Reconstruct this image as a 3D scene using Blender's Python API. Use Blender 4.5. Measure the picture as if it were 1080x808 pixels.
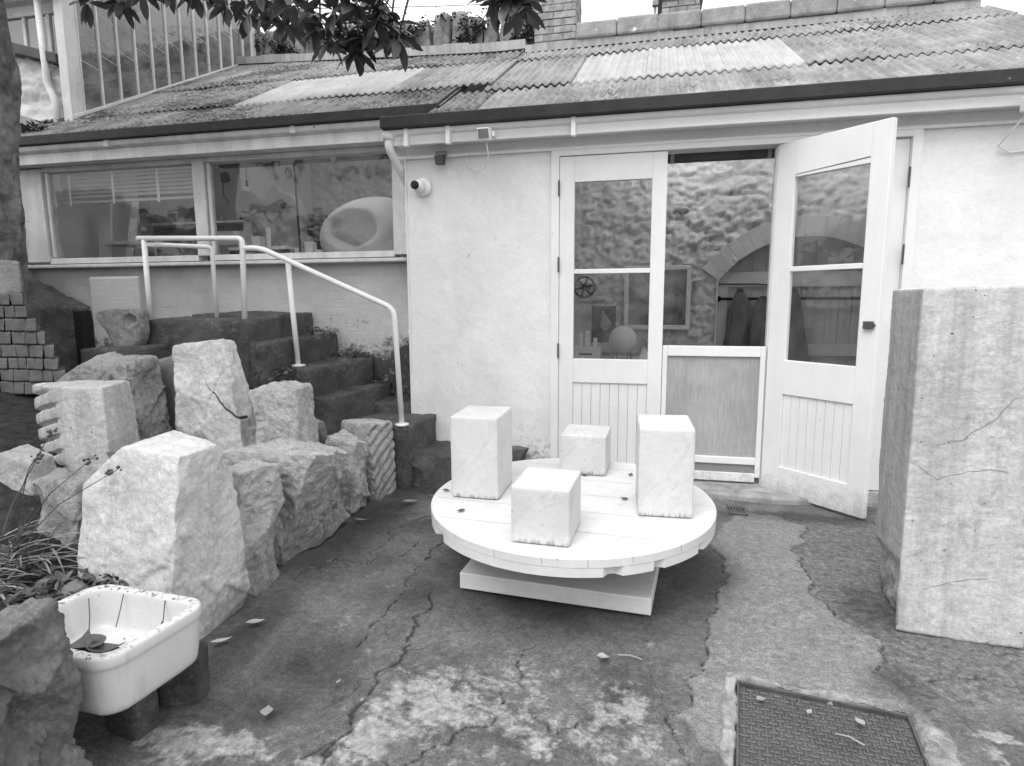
import bpy, math, random
import numpy as np
from mathutils import Vector, Matrix, noise
R=math.radians
rnd=random.Random(7)
for o in list(bpy.data.objects): bpy.data.objects.remove(o)
S=bpy.context.scene
C=S.collection

# ------------------------------------------------------------------ camera
PITCH,YAW,ROLL=R(7.886),R(-12.905),R(0.272)
FPX=640.0
fw=Vector((math.sin(YAW)*math.cos(PITCH),math.cos(YAW)*math.cos(PITCH),-math.sin(PITCH)))
rt=Vector((math.cos(YAW),-math.sin(YAW),0)); dn=fw.cross(rt)
camR=math.cos(ROLL)*rt+math.sin(ROLL)*dn; camD=-math.sin(ROLL)*rt+math.cos(ROLL)*dn
cam=bpy.data.cameras.new('camera'); camo=bpy.data.objects.new('camera',cam); C.objects.link(camo)
M=Matrix((camR,-camD,-fw)).transposed().to_4x4(); M.translation=(0,0,1.5); camo.matrix_world=M
cam.sensor_width=36; cam.lens=FPX/1080*36; cam.clip_start=.05; cam.clip_end=500
S.camera=camo
S.render.resolution_x=1024; S.render.resolution_y=766
# ------------------------------------------------------------------ light
SUN_EL,SUN_AZ=58,200      # azimuth: compass style, 180 = straight behind the camera (-Y)
W=bpy.data.worlds.new('World'); S.world=W; W.use_nodes=True
nt=W.node_tree; nt.nodes.clear()
sky=nt.nodes.new('ShaderNodeTexSky'); sky.sky_type='NISHITA'; sky.sun_disc=False
sky.sun_elevation=R(SUN_EL); sky.sun_rotation=R(SUN_AZ); sky.dust_density=4; sky.air_density=1.5; sky.ozone_density=1
bw=nt.nodes.new('ShaderNodeRGBToBW'); bg=nt.nodes.new('ShaderNodeBackground'); bg.inputs[1].default_value=.15
wo=nt.nodes.new('ShaderNodeOutputWorld')
# overcast: a bright, faintly mottled cloud deck over the clear-sky model
cl=nt.nodes.new('ShaderNodeTexNoise'); cl.inputs['Scale'].default_value=2.2; cl.inputs['Detail'].default_value=6
ctc=nt.nodes.new('ShaderNodeTexCoord'); nt.links.new(ctc.outputs['Generated'],cl.inputs['Vector'])
cr=nt.nodes.new('ShaderNodeMapRange'); cr.inputs[1].default_value=.3; cr.inputs[2].default_value=.7; cr.inputs[3].default_value=2.2; cr.inputs[4].default_value=5.4; nt.links.new(cl.outputs[0],cr.inputs[0])
cm_=nt.nodes.new('ShaderNodeMix'); cm_.data_type='FLOAT'; cm_.inputs[0].default_value=.85
nt.links.new(sky.outputs[0],bw.inputs[0]); nt.links.new(bw.outputs[0],cm_.inputs[2]); nt.links.new(cr.outputs[0],cm_.inputs[3]); nt.links.new(cm_.outputs[0],bg.inputs[0]); nt.links.new(bg.outputs[0],wo.inputs[0])
sl=bpy.data.lights.new('sun','SUN'); sl.energy=.9; sl.angle=R(40); sl.color=(1,1,1)
so=bpy.data.objects.new('sun',sl); C.objects.link(so)
sd=Vector((math.sin(R(SUN_AZ))*math.cos(R(SUN_EL)),math.cos(R(SUN_AZ))*math.cos(R(SUN_EL)),math.sin(R(SUN_EL))))
so.rotation_euler=(-sd).to_track_quat('-Z','Y').to_euler(); so.location=(0,-5,20)
S.view_settings.view_transform='Standard'; S.view_settings.look='None'; S.view_settings.gamma=1
S.view_settings.use_curve_mapping=False; S.view_settings.exposure=1.4
S.cycles.max_bounces=8; S.cycles.transparent_max_bounces=16

# ------------------------------------------------------------------ helpers
WL={}
def sub(o,parent):
    if parent is not None:
        o.parent=parent; o.location=-WL.get(parent.name,Vector((0,0,0)))
    WL[o.name]=Vector((0,0,0))
class MB:
    def __init__(s): s.v=[]; s.f=[]
    def add(s,vs,fs):
        b=len(s.v); s.v+= [tuple(v) for v in vs]; s.f+=[tuple(i+b for i in f) for f in fs]; return s
    def hexa(s,p):   # 8 corners, bottom ccw then top ccw
        return s.add(p,[(3,2,1,0),(4,5,6,7),(0,1,5,4),(1,2,6,5),(2,3,7,6),(3,0,4,7)])
    def box(s,x0,x1,y0,y1,z0,z1):
        return s.hexa([(x0,y0,z0),(x1,y0,z0),(x1,y1,z0),(x0,y1,z0),(x0,y0,z1),(x1,y0,z1),(x1,y1,z1),(x0,y1,z1)])
    def obox(s,c,u,hu,v,hv,z0,z1):
        c=Vector((c[0],c[1],0));u=Vector((u[0],u[1],0)).normalized();v=Vector((v[0],v[1],0)).normalized()
        q=[c-u*hu-v*hv,c+u*hu-v*hv,c+u*hu+v*hv,c-u*hu+v*hv]
        return s.hexa([(a.x,a.y,z0) for a in q]+[(a.x,a.y,z1) for a in q])
    def prism(s,pts,z0,z1,axis='z'):
        n=len(pts)
        if axis=='z': A=[(x,y,z0) for x,y in pts];B=[(x,y,z1) for x,y in pts]
        elif axis=='y': A=[(x,z0,y) for x,y in pts];B=[(x,z1,y) for x,y in pts]
        else: A=[(z0,x,y) for x,y in pts];B=[(z1,x,y) for x,y in pts]
        fs=[tuple(range(n))[::-1],tuple(range(n,2*n))]+[(i,(i+1)%n,n+(i+1)%n,n+i) for i in range(n)]
        return s.add(A+B,fs)
    def tube(s,pts,r,n=10,caps=True):
        pts=[Vector(p) for p in pts]; m=len(pts)
        rr=r if isinstance(r,(list,tuple)) else [r]*m
        t0=(pts[1]-pts[0]).normalized(); a=Vector((0,0,1)) if abs(t0.z)<.9 else Vector((1,0,0))
        N=t0.cross(a).normalized(); vs=[]
        for i,p in enumerate(pts):
            t=(pts[min(i+1,m-1)]-pts[max(i-1,0)]).normalized()
            N=(N-t*N.dot(t)).normalized(); B=t.cross(N)
            for k in range(n):
                a=2*math.pi*k/n; vs.append(p+(N*math.cos(a)+B*math.sin(a))*rr[i])
        fs=[(i*n+k,i*n+(k+1)%n,(i+1)*n+(k+1)%n,(i+1)*n+k) for i in range(m-1) for k in range(n)]
        if caps: fs+=[tuple(range(n))[::-1],tuple(range((m-1)*n,m*n))]
        return s.add(vs,fs)
    def lathe(s,prof,c=(0,0,0),n=32,axis='z'):
        vs=[]
        for r,h in prof:
            for k in range(n):
                a=2*math.pi*k/n; x,y=r*math.cos(a),r*math.sin(a)
                if axis=='z': vs.append((c[0]+x,c[1]+y,c[2]+h))
                else: vs.append((c[0]+x,c[1]-h,c[2]+y))
        m=len(prof)
        fs=[(i*n+k,i*n+(k+1)%n,(i+1)*n+(k+1)%n,(i+1)*n+k) for i in range(m-1) for k in range(n)]
        fs+=[tuple(range(n))[::-1],tuple(range((m-1)*n,m*n))]
        return s.add(vs,fs)
    def sphere(s,c,r,n=20,m=12,sc=(1,1,1)):
        vs=[(c[0],c[1],c[2]+r*sc[2])]
        for i in range(1,m):
            t=math.pi*i/m
            for k in range(n):
                a=2*math.pi*k/n; vs.append((c[0]+r*sc[0]*math.sin(t)*math.cos(a),c[1]+r*sc[1]*math.sin(t)*math.sin(a),c[2]+r*sc[2]*math.cos(t)))
        vs.append((c[0],c[1],c[2]-r*sc[2])); L=len(vs)-1
        fs=[(0,1+k,1+(k+1)%n) for k in range(n)]
        fs+=[(1+i*n+k,1+(i+1)*n+k,1+(i+1)*n+(k+1)%n,1+i*n+(k+1)%n) for i in range(m-2) for k in range(n)]
        fs+=[(L,1+(m-2)*n+(k+1)%n,1+(m-2)*n+k) for k in range(n)]
        return s.add(vs,fs)
    def build(s,name,mat,parent=None,smooth=False,bevel=0,seg=2):
        me=bpy.data.meshes.new(name); me.from_pydata(s.v,[],s.f); me.update()
        return link_mesh(me,name,mat,parent,smooth,bevel,seg)
def link_mesh(me,name,mat,parent=None,smooth=False,bevel=0,seg=2):
    if mat: me.materials.append(mat)
    if smooth: me.polygons.foreach_set('use_smooth',[True]*len(me.polygons))
    o=bpy.data.objects.new(name,me); C.objects.link(o); sub(o,parent)
    if bevel:
        b=o.modifiers.new('bevel','BEVEL'); b.width=bevel; b.segments=seg; b.limit_method='ANGLE'; b.angle_limit=R(35)
    return o
def tag(o,label=None,cat=None,group=None,kind=None):
    if label: o['label']=label
    if cat: o['category']=cat
    if group: o['group']=group
    if kind: o['kind']=kind
    return o
def empty(name,loc,label,cat,group=None):
    o=bpy.data.objects.new(name,None); o.empty_display_size=.1; C.objects.link(o); o.location=loc
    WL[o.name]=Vector(loc); return tag(o,label,cat,group)
def grid_mesh(xs,ys,Z,flip=False):
    nx,ny=len(xs),len(ys); X,Y=np.meshgrid(xs,ys)
    co=np.stack([X,Y,Z],-1).reshape(-1,3).astype(np.float32)
    i=np.arange(nx-1)[None,:]+np.arange(ny-1)[:,None]*nx
    f=np.stack([i,i+1,i+1+nx,i+nx],-1).reshape(-1,4)
    me=bpy.data.meshes.new('grid'); me.vertices.add(len(co)); me.vertices.foreach_set('co',co.ravel())
    me.loops.add(f.size); me.loops.foreach_set('vertex_index',f.ravel().astype(np.int32))
    me.polygons.add(len(f)); me.polygons.foreach_set('loop_start',np.arange(0,f.size,4,dtype=np.int32))
    me.update(calc_edges=True); me.validate(); return me
def fbm(p,oct=4,H=.9,l=2.0): return noise.fractal(p,H,l,oct)
def np_noise(X,Y,seed=0,oct=4,freq=1.):
    r=np.random.RandomState(seed); out=np.zeros_like(X,dtype=float); amp=1;tot=0
    for o in range(oct):
        n=64; g=r.rand(n,n); u=X*freq+r.rand()*50; v=Y*freq+r.rand()*50
        iu=np.floor(u).astype(int);iv=np.floor(v).astype(int);fu=u-iu;fv=v-iv
        fu=fu*fu*(3-2*fu);fv=fv*fv*(3-2*fv)
        a=g[iv%n,iu%n];b=g[iv%n,(iu+1)%n];c=g[(iv+1)%n,iu%n];d=g[(iv+1)%n,(iu+1)%n]
        out+=amp*((a*(1-fu)+b*fu)*(1-fv)+(c*(1-fu)+d*fu)*fv); tot+=amp; amp*=.5; freq*=2.03
    return out/tot

# ------------------------------------------------------------------ materials (all neutral greys: the photograph is black and white)
class NT:
    def __init__(s,name):
        s.m=bpy.data.materials.new(name); s.m.use_nodes=True; s.t=s.m.node_tree; s.t.nodes.clear()
        s.out=s.n('ShaderNodeOutputMaterial'); s.tc=s.n('ShaderNodeTexCoord')
    def n(s,t,**k):
        x=s.t.nodes.new(t)
        for a,b in k.items(): setattr(x,a,b)
        return x
    def l(s,a,b): s.t.links.new(a,b)
    def setin(s,sock,v):
        if hasattr(v,'is_output') or isinstance(v,bpy.types.NodeSocket): s.l(v,sock)
        else: sock.default_value=v
    def math(s,op,a,b=0.,c=None,clamp=False):
        x=s.n('ShaderNodeMath',operation=op,use_clamp=clamp); s.setin(x.inputs[0],a); s.setin(x.inputs[1],b)
        if c is not None: s.setin(x.inputs[2],c)
        return x.outputs[0]
    def map(s,v,a,b,c=0.,d=1.,smooth=False):
        x=s.n('ShaderNodeMapRange'); x.clamp=True
        if smooth: x.interpolation_type='SMOOTHSTEP'
        s.setin(x.inputs[0],v)
        for i,q in enumerate((a,b,c,d)): x.inputs[1+i].default_value=q
        return x.outputs[0]
    def mix(s,f,a,b):
        x=s.n('ShaderNodeMix',data_type='FLOAT'); s.setin(x.inputs[0],f); s.setin(x.inputs[2],a); s.setin(x.inputs[3],b); return x.outputs[0]
    def coord(s,sc=(1,1,1),rot=(0,0,0),loc=(0,0,0)):
        x=s.n('ShaderNodeMapping'); s.l(s.tc.outputs['Object'],x.inputs[0]); x.inputs['Scale'].default_value=sc; x.inputs['Rotation'].default_value=rot; x.inputs['Location'].default_value=loc
        return x.outputs[0]
    def noise(s,scale,detail=6,rough=.55,co=None,dist=0.):
        x=s.n('ShaderNodeTexNoise'); x.inputs['Scale'].default_value=scale; x.inputs['Detail'].default_value=detail; x.inputs['Roughness'].default_value=rough; x.inputs['Distortion'].default_value=dist
        s.l(co if co is not None else s.tc.outputs['Object'],x.inputs['Vector']); return x.outputs[0]
    def voro(s,scale,feature='F1',co=None):
        x=s.n('ShaderNodeTexVoronoi',feature=feature); x.inputs['Scale'].default_value=scale
        s.l(co if co is not None else s.tc.outputs['Object'],x.inputs['Vector']); return x.outputs[0]
    def attr(s,name):
        x=s.n('ShaderNodeAttribute'); x.attribute_name=name; return x.outputs['Fac']
    def z(s,ax=2):
        x=s.n('ShaderNodeSeparateXYZ'); s.l(s.tc.outputs['Object'],x.inputs[0]); return x.outputs[ax]
    def finish(s,col,rough=.8,bump=None,bstr=.4,bdist=.01,spec=.3,metal=0.):
        b=s.n('ShaderNodeBsdfPrincipled')
        cc=s.n('ShaderNodeCombineColor'); 
        for i in range(3): s.setin(cc.inputs[i],col)
        s.l(cc.outputs[0],b.inputs['Base Color']); s.setin(b.inputs['Roughness'],rough); b.inputs['Specular IOR Level'].default_value=spec; b.inputs['Metallic'].default_value=metal
        if bump is not None:
            bp=s.n('ShaderNodeBump'); bp.inputs['Strength'].default_value=bstr; bp.inputs['Distance'].default_value=bdist
            s.l(bump,bp.inputs['Height']); s.l(bp.outputs[0],b.inputs['Normal'])
        s.l(b.outputs[0],s.out.inputs[0]); s.b=b; return s.m
def mk(name,lo,hi,scale=5,detail=8,rough=.75,bscale=40,bstr=.3,bdist=.004,spots=None,streak=None,fine=.15,spec=.3,dist=.4):
    """two-tone weathered surface: broad mottling lo..hi, fine grain, optional dark specks and run-down streaks"""
    t=NT(name)
    c=t.map(t.noise(scale,detail,.6,dist=dist),.3,.7,lo,hi)
    f=t.noise(scale*14,6,.65)
    c=t.math('MULTIPLY',c,t.map(f,.25,.75,1-fine,1+fine))
    if streak:
        amt,sx,sz=streak
        st=t.noise(1,8,.65,t.coord((sx,sx,sz)))
        c=t.math('MULTIPLY',c,t.map(st,.42,.68,1,1-amt))
    if spots:
        thr,val,sc=spots
        sp=t.map(t.noise(sc,5,.6),thr,thr+.05)
        c=t.mix(sp,c,val)
    h=t.math('ADD',t.noise(bscale,8,.65),t.math('MULTIPLY',t.noise(bscale*.18,4,.5),2.))
    return t.finish(c,rough,h,bstr,bdist,spec)
mt={}
mt['white_paint']=mk('white painted timber',.76,.82,3,rough=.42,bscale=30,bstr=.12,spots=(.70,.45,14),streak=(.05,6,2),fine=.03,spec=.4)
mt['grey_white_paint']=mk('weathered white timber',.60,.74,3,rough=.55,bscale=30,bstr=.2,spots=(.68,.22,11),streak=(.22,8,2),fine=.07)
t=NT('door white paint'); c=t.map(t.noise(3,8,.6),.3,.7,.74,.81); c=t.math('MULTIPLY',c,t.map(t.noise(1,8,.7,t.coord((9,9,1.6))),.45,.75,1,.93))
dz=t.math('ADD',t.map(t.z(),.02,.45,.9,0),t.math('ADD',t.math('MULTIPLY',t.math('SUBTRACT',t.noise(11,8,.75),.5),1.3),t.math('MULTIPLY',t.math('SUBTRACT',t.noise(60,5,.7),.5),.9))); c=t.mix(t.map(dz,.6,.95,0,.5),c,.26)
c=t.mix(t.map(t.noise(26,5,.7),.70,.72,0,.7),c,.3)
mt['door_paint']=t.finish(c,.42,t.noise(30,7,.65),.15,.004,.4)
mt['rail']=mk('white painted steel tube',.78,.84,4,rough=.35,bscale=20,bstr=.05,spots=(.72,.4,22),fine=.03,spec=.5)
mt['black_paint']=mk('black painted gutter',.018,.035,6,rough=.5,bscale=40,bstr=.3,spots=(.69,.2,25),fine=.3)
mt['dark']=mk('near black',.012,.025,5,rough=.6,bstr=.1)
mt['dark_grey']=mk('dark grey',.05,.09,5,rough=.6,bstr=.2)
mt['mid_grey']=mk('mid grey',.2,.28,5,rough=.6,bstr=.2)
mt['plaster']=mk('off white plaster',.54,.62,3,rough=.8,bscale=18,bstr=.2,fine=.05)
mt['plastic']=mk('white plastic',.76,.82,3,rough=.35,bscale=10,bstr=.02,fine=.01,spec=.5)
mt['lens']=mk('black lens',.01,.015,5,rough=.1,bstr=0)
mt['slate']=mk('slate slab',.16,.3,4,rough=.7,bscale=25,bstr=.5,fine=.2)
mt['metal']=mk('dark iron',.045,.10,12,rough=.5,bscale=60,bstr=.3,fine=.3,spec=.5)
mt['brick_block']=mk('grey setts',.09,.19,4,rough=.85,bscale=30,bstr=.6,fine=.3)
mt['bark']=mk('bark',.08,.34,11,rough=.9,bscale=14,bstr=1.,bdist=.03,streak=(.4,6,1),fine=.3)
mt['cloth']=mk('grey cloth',.09,.2,4,rough=.95,bscale=50,bstr=.2,streak=(.35,16,.5))
mt['cream']=mk('cream card',.6,.66,3,rough=.7,bstr=.05)
# facade masonry: lumpy lime-washed render, grime with a ragged edge low down
def facade(name,lo,hi,grime,glo=.12,h0=.25,h1=.9,brick=False,lump=.5):
    t=NT(name)
    c=t.map(t.noise(1.6,8,.6,dist=.5),.3,.7,lo,hi)
    c=t.math('MULTIPLY',c,t.map(t.noise(24,8,.72),.3,.7,.94,1.05))
    sp=t.map(t.noise(9,6,.7),.68,.71); c=t.mix(t.math('MULTIPLY',sp,.6),c,lo*.45)
    st=t.map(t.noise(1,8,.65,t.coord((4,4,1.2))),.45,.75,1,.93); c=t.math('MULTIPLY',c,st)
    if grime:
        zz=t.z(); g=t.map(zz,h0,h1,1,0)
        n=t.noise(4.5,8,.7); n2=t.noise(26,6,.7)
        m=t.math('ADD',t.math('MULTIPLY',g,grime),t.math('ADD',t.math('MULTIPLY',t.math('SUBTRACT',n,.5),1.3),t.math('MULTIPLY',t.math('SUBTRACT',n2,.5),.9)))
        m=t.map(m,.45,.7); c=t.mix(m,c,t.map(n2,.3,.7,glo*.4,glo*1.8))
    h=t.math('ADD',t.math('MULTIPLY',t.noise(5,5,.5),lump*4),t.math('MULTIPLY',t.noise(45,8,.6),.35+.5*(lump>1)))
    if brick:
        x=t.n('ShaderNodeTexBrick'); t.l(t.coord((1,1,1),(R(90),0,0)),x.inputs[0]); x.inputs['Scale'].default_value=1; x.inputs['Brick Width'].default_value=.22; x.inputs['Row Height'].default_value=.075; x.inputs['Mortar Size'].default_value=.006; x.inputs['Mortar Smooth'].default_value=1
        h=t.math('SUBTRACT',h,t.math('MULTIPLY',x.outputs['Fac'],t.map(t.noise(2,4,.6),.4,.7,.0,.45)))
    return t.finish(c,.75,h,.55,.012,.25)
mt['wall']=facade('limewashed render',.72,.82,.8,.2,-.1,.8)
mt['wall_left']=facade('weathered painted brick',.44,.60,.75,.06,.9,1.75,brick=True)
mt['wall_inner']=facade('rough painted stone',.50,.64,0,lump=1.2)
mt['wall_inner_smooth']=facade('painted plaster inside',.60,.66,0,lump=.3)
mt['garden_wall']=facade('old garden wall',.16,.34,.5,.05,2,6,lump=1.5)
mt['white_stone_wall']=facade('painted rubble wall',.45,.62,.5,.08,2.6,3.6,lump=2.)
mt['brickwork']=facade('brick chimney',.22,.36,0,brick=True)
mt['lead']=mk('lead flashing',.34,.42,2.2,rough=.6,bscale=18,bstr=.3,streak=(.35,12,1.5),fine=.12)
mt['coping']=mk('lichened granite coping',.2,.36,7,rough=.9,bscale=35,bstr=.7,spots=(.665,.72,5.5),fine=.35)
# roof sheets
def roofmat(name,lo,hi,moss,mossv=.05):
    t=NT(name)
    c=t.map(t.noise(2.2,8,.65,dist=.6),.3,.7,lo,hi)
    c=t.math('MULTIPLY',c,t.map(t.noise(30,7,.7),.25,.75,.7,1.3))
    st=t.noise(1,7,.65,t.coord((9,1.1,1.1))); c=t.math('MULTIPLY',c,t.map(st,.4,.7,1.12,.7))
    m=t.math('ADD',t.noise(1.3,8,.7),t.math('MULTIPLY',t.math('SUBTRACT',t.noise(22,6,.7),.5),.8))
    c=t.mix(t.map(m,.62-moss,.74-moss),c,t.map(t.noise(40,4,.6),.3,.7,mossv*.4,mossv*2))
    li=t.map(t.noise(14,4,.5),.70,.73); c=t.mix(li,c,.5)
    return t.finish(c,.85,t.noise(50,8,.7),.5,.006,.2)
mt['roof']=roofmat('fibre cement sheet',.17,.33,.02)
mt['roof_mossy']=roofmat('mossy fibre cement sheet',.15,.28,.12)
def trans(name,alb):
    t=NT(name); c=t.map(t.noise(4,8,.6),.3,.7,alb*.85,alb*1.08)
    st=t.noise(1,7,.65,t.coord((9,1.1,1.1))); c=t.math('MULTIPLY',c,t.map(st,.45,.7,1.0,.85))
    sp=t.map(t.noise(16,5,.65),.69,.71); c=t.mix(sp,c,.12)
    cc=t.n('ShaderNodeCombineColor')
    for i in range(3): t.l(c,cc.inputs[i])
    a=t.n('ShaderNodeBsdfDiffuse'); b=t.n('ShaderNodeBsdfTranslucent'); m=t.n('ShaderNodeMixShader'); m.inputs[0].default_value=.5
    t.l(cc.outputs[0],a.inputs[0]); t.l(cc.outputs[0],b.inputs[0]); t.l(a.outputs[0],m.inputs[1]); t.l(b.outputs[0],m.inputs[2]); t.l(m.outputs[0],t.out.inputs[0]); return t.m
mt['rooflight']=trans('translucent rooflight sheet',.70)
def glassmat(name,tint=.9,dirt=.06,ior=1.5):
    t=NT(name); f=t.n('ShaderNodeFresnel'); f.inputs[0].default_value=ior
    tr=t.n('ShaderNodeBsdfTransparent'); tr.inputs[0].default_value=(tint,tint,tint,1)
    g=t.n('ShaderNodeBsdfGlossy'); g.inputs['Roughness'].default_value=.02; g.inputs[0].default_value=(1,1,1,1)
    ge=t.n('ShaderNodeNewGeometry'); fr_=t.math('MULTIPLY',f.outputs[0],t.math('SUBTRACT',1,ge.outputs['Backfacing']))
    m=t.n('ShaderNodeMixShader'); t.l(fr_,m.inputs[0]); t.l(tr.outputs[0],m.inputs[1]); t.l(g.outputs[0],m.inputs[2])
    d=t.n('ShaderNodeBsdfDiffuse'); d.inputs[0].default_value=(.5,.5,.5,1)
    m2=t.n('ShaderNodeMixShader'); t.l(t.map(t.noise(3,8,.65),.35,.75,dirt*.2,dirt*1.6),m2.inputs[0]); t.l(m.outputs[0],m2.inputs[1]); t.l(d.outputs[0],m2.inputs[2])
    t.l(m2.outputs[0],t.out.inputs[0]); return t.m
mt['glass']=glassmat('window glass'); mt['glass_old']=glassmat('old horticultural glass',.72,.26,2.0); mt['glass_dusty']=glassmat('dusty window glass',.92,.045)
# stone
def stonemat(name,lo,hi,dirt=.5,dlo=.12,vein=.25,streak=0,bstr=.95,seed=0.,dirt_low=0.,speck=.5,bd=.02,foot=0.,grain=.24,lichen=0.,side=0.):
    t=NT(name); co=t.coord(loc=(seed,seed*1.7,seed*.6))
    c=t.map(t.noise(3.5,9,.62,co,.6),.28,.72,lo,hi)
    c=t.math('MULTIPLY',c,t.map(t.noise(60,8,.75,co),.3,.7,1-grain,1+grain)); c=t.math('MULTIPLY',c,t.map(t.noise(1,8,.7,t.coord((16,16,42),(.5,.3,0),(seed,0,0))),.35,.65,1-grain*.6,1+grain*.4))
    v=t.n('ShaderNodeTexNoise'); v.inputs['Scale'].default_value=2.4; v.inputs['Detail'].default_value=9; v.inputs['Distortion'].default_value=1.6; t.l(co,v.inputs[0])
    vv=t.map(t.math('ABSOLUTE',t.math('SUBTRACT',v.outputs[0],.5)),0,.035,1,0); c=t.math('MULTIPLY',c,t.math('SUBTRACT',1,t.math('MULTIPLY',vv,vein)))
    d=t.math('ADD',t.noise(2.2,8,.7,co,.3),t.math('MULTIPLY',t.math('SUBTRACT',t.noise(17,8,.75,co),.5),.9))
    if dirt_low:
        d=t.math('ADD',d,t.math('MULTIPLY',t.map(t.z(),0,.35,1,0),dirt_low))
    c=t.mix(t.math('MULTIPLY',t.map(d,.60,.85),dirt),c,dlo)
    if streak:
        st=t.noise(1,9,.68,t.coord((11,11,.9))); c=t.mix(t.math('MULTIPLY',t.map(st,.45,.72),streak),c,dlo)
    sp=t.map(t.noise(34,4,.6,co),.69,.72); c=t.mix(t.math('MULTIPLY',sp,speck),c,.05)
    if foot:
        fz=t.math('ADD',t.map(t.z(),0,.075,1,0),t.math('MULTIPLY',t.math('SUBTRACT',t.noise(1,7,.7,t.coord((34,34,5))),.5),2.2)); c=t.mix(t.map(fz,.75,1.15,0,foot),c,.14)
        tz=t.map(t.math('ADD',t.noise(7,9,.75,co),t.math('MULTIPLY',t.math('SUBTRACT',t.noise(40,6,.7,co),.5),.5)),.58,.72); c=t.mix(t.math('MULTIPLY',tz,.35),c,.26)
    if lichen:
        li=t.map(t.math('ADD',t.noise(6,8,.75,co),t.math('MULTIPLY',t.math('SUBTRACT',t.noise(45,6,.7,co),.5),.7)),.56,.70); c=t.mix(t.math('MULTIPLY',li,lichen),c,.30)
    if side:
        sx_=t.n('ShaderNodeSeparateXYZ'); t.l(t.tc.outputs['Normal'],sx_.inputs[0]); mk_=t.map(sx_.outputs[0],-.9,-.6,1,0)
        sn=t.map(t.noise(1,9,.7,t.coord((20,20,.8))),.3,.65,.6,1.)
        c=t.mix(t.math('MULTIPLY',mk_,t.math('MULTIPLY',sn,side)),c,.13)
    h=t.math('ADD',t.noise(80,10,.75,co),t.math('ADD',t.math('MULTIPLY',t.noise(22,10,.72,co,1.2),1.6),t.math('MULTIPLY',vv,-.15)))
    return t.finish(c,.82,h,bstr,bd,.25)
mt['marble']=stonemat('quarried white marble',.54,.76,.6,.15,.25,seed=1,dirt_low=.35)
mt['marble_b']=stonemat('stained marble',.36,.56,.7,.10,.3,seed=4,dirt_low=.2)
mt['marble_c']=stonemat('pale smooth marble',.54,.72,.65,.16,.15,seed=8,bstr=.4,dirt_low=.35)
mt['marble_grey']=stonemat('grey weathered stone',.26,.42,.7,.08,.3,seed=12)
mt['granite']=stonemat('rough granite',.20,.42,.6,.05,.15,seed=15,bstr=.9)
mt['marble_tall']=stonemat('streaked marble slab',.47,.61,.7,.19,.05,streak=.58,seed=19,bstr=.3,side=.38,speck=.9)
mt['step']=stonemat('dark mossy granite',.06,.19,.6,.03,.05,seed=23,bstr=.9,lichen=.6)
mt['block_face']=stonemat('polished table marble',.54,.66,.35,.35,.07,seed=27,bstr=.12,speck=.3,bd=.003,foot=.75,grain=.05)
# ground
t=NT('courtyard concrete')
n1=t.noise(2.5,9,.65,dist=.4); n2=t.noise(28,8,.7); n3=t.noise(130,4,.6); n4=t.noise(9,9,.72)
c=t.map(t.math('ADD',n1,t.math('MULTIPLY',t.math('SUBTRACT',n4,.5),.5)),.3,.7,.066,.185)
strip=t.attr('strip'); c=t.mix(strip,c,t.map(n4,.3,.7,.15,.25))
rough_p=t.attr('coarse'); c=t.mix(rough_p,c,t.map(n2,.3,.7,.07,.20))
c=t.math('MULTIPLY',c,t.map(n2,.25,.75,.55,1.45)); c=t.math('MULTIPLY',c,t.map(n3,.3,.7,.65,1.35))
dk=t.attr('ground_dark'); dm=t.map(t.math('ADD',dk,t.math('MULTIPLY',t.math('SUBTRACT',n4,.5),.8)),.2,.75); c=t.math('MULTIPLY',c,t.math('SUBTRACT',1,t.math('MULTIPLY',dm,.58)))
pl=t.attr('pale'); pm=t.map(t.math('ADD',pl,t.math('ADD',t.math('MULTIPLY',t.math('SUBTRACT',n4,.5),1.7),t.math('MULTIPLY',t.math('SUBTRACT',n2,.5),.8))),.42,.72)
c=t.mix(t.math('MULTIPLY',pm,.9),c,t.map(n2,.3,.7,.17,.46))
gs=t.map(n3,.70,.74); c=t.mix(t.math('MULTIPLY',gs,.6),c,.4)
ck=t.attr('crack'); c=t.mix(t.map(t.math('ADD',ck,t.math('MULTIPLY',t.math('SUBTRACT',n2,.5),.3)),.4,.8,0,.8),c,.035)
wv=t.n('ShaderNodeTexVoronoi',feature='DISTANCE_TO_EDGE'); wv.inputs['Scale'].default_value=2.3
va=t.n('ShaderNodeVectorMath',operation='ADD'); vb=t.n('ShaderNodeTexNoise'); vb.inputs['Scale'].default_value=6; vb.inputs['Detail'].default_value=6; vs_=t.n('ShaderNodeVectorMath',operation='SCALE'); vs_.inputs['Scale'].default_value=.16
t.l(t.tc.outputs['Object'],vb.inputs['Vector']); t.l(vb.outputs['Color'],vs_.inputs[0]); t.l(t.tc.outputs['Object'],va.inputs[0]); t.l(vs_.outputs[0],va.inputs[1]); t.l(va.outputs[0],wv.inputs['Vector'])
hc=t.math('MULTIPLY',t.map(wv.outputs[0],.002,.011,1,0),t.map(t.noise(1.7,4,.6),.48,.6)); hc=t.math('MULTIPLY',hc,t.math('SUBTRACT',1,strip))
c=t.mix(t.math('MULTIPLY',hc,.75),c,.03)
gr=t.noise(70,6,.75); c=t.math('MULTIPLY',c,t.map(gr,.32,.68,.72,1.28))
h=t.math('ADD',t.math('ADD',n2,t.math('MULTIPLY',n3,.8)),t.math('ADD',t.math('MULTIPLY',ck,-3),t.math('MULTIPLY',pm,-.3)))
mt['ground']=t.finish(c,t.map(n4,.3,.7,.55,.9),h,.7,.008,.35)
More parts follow.
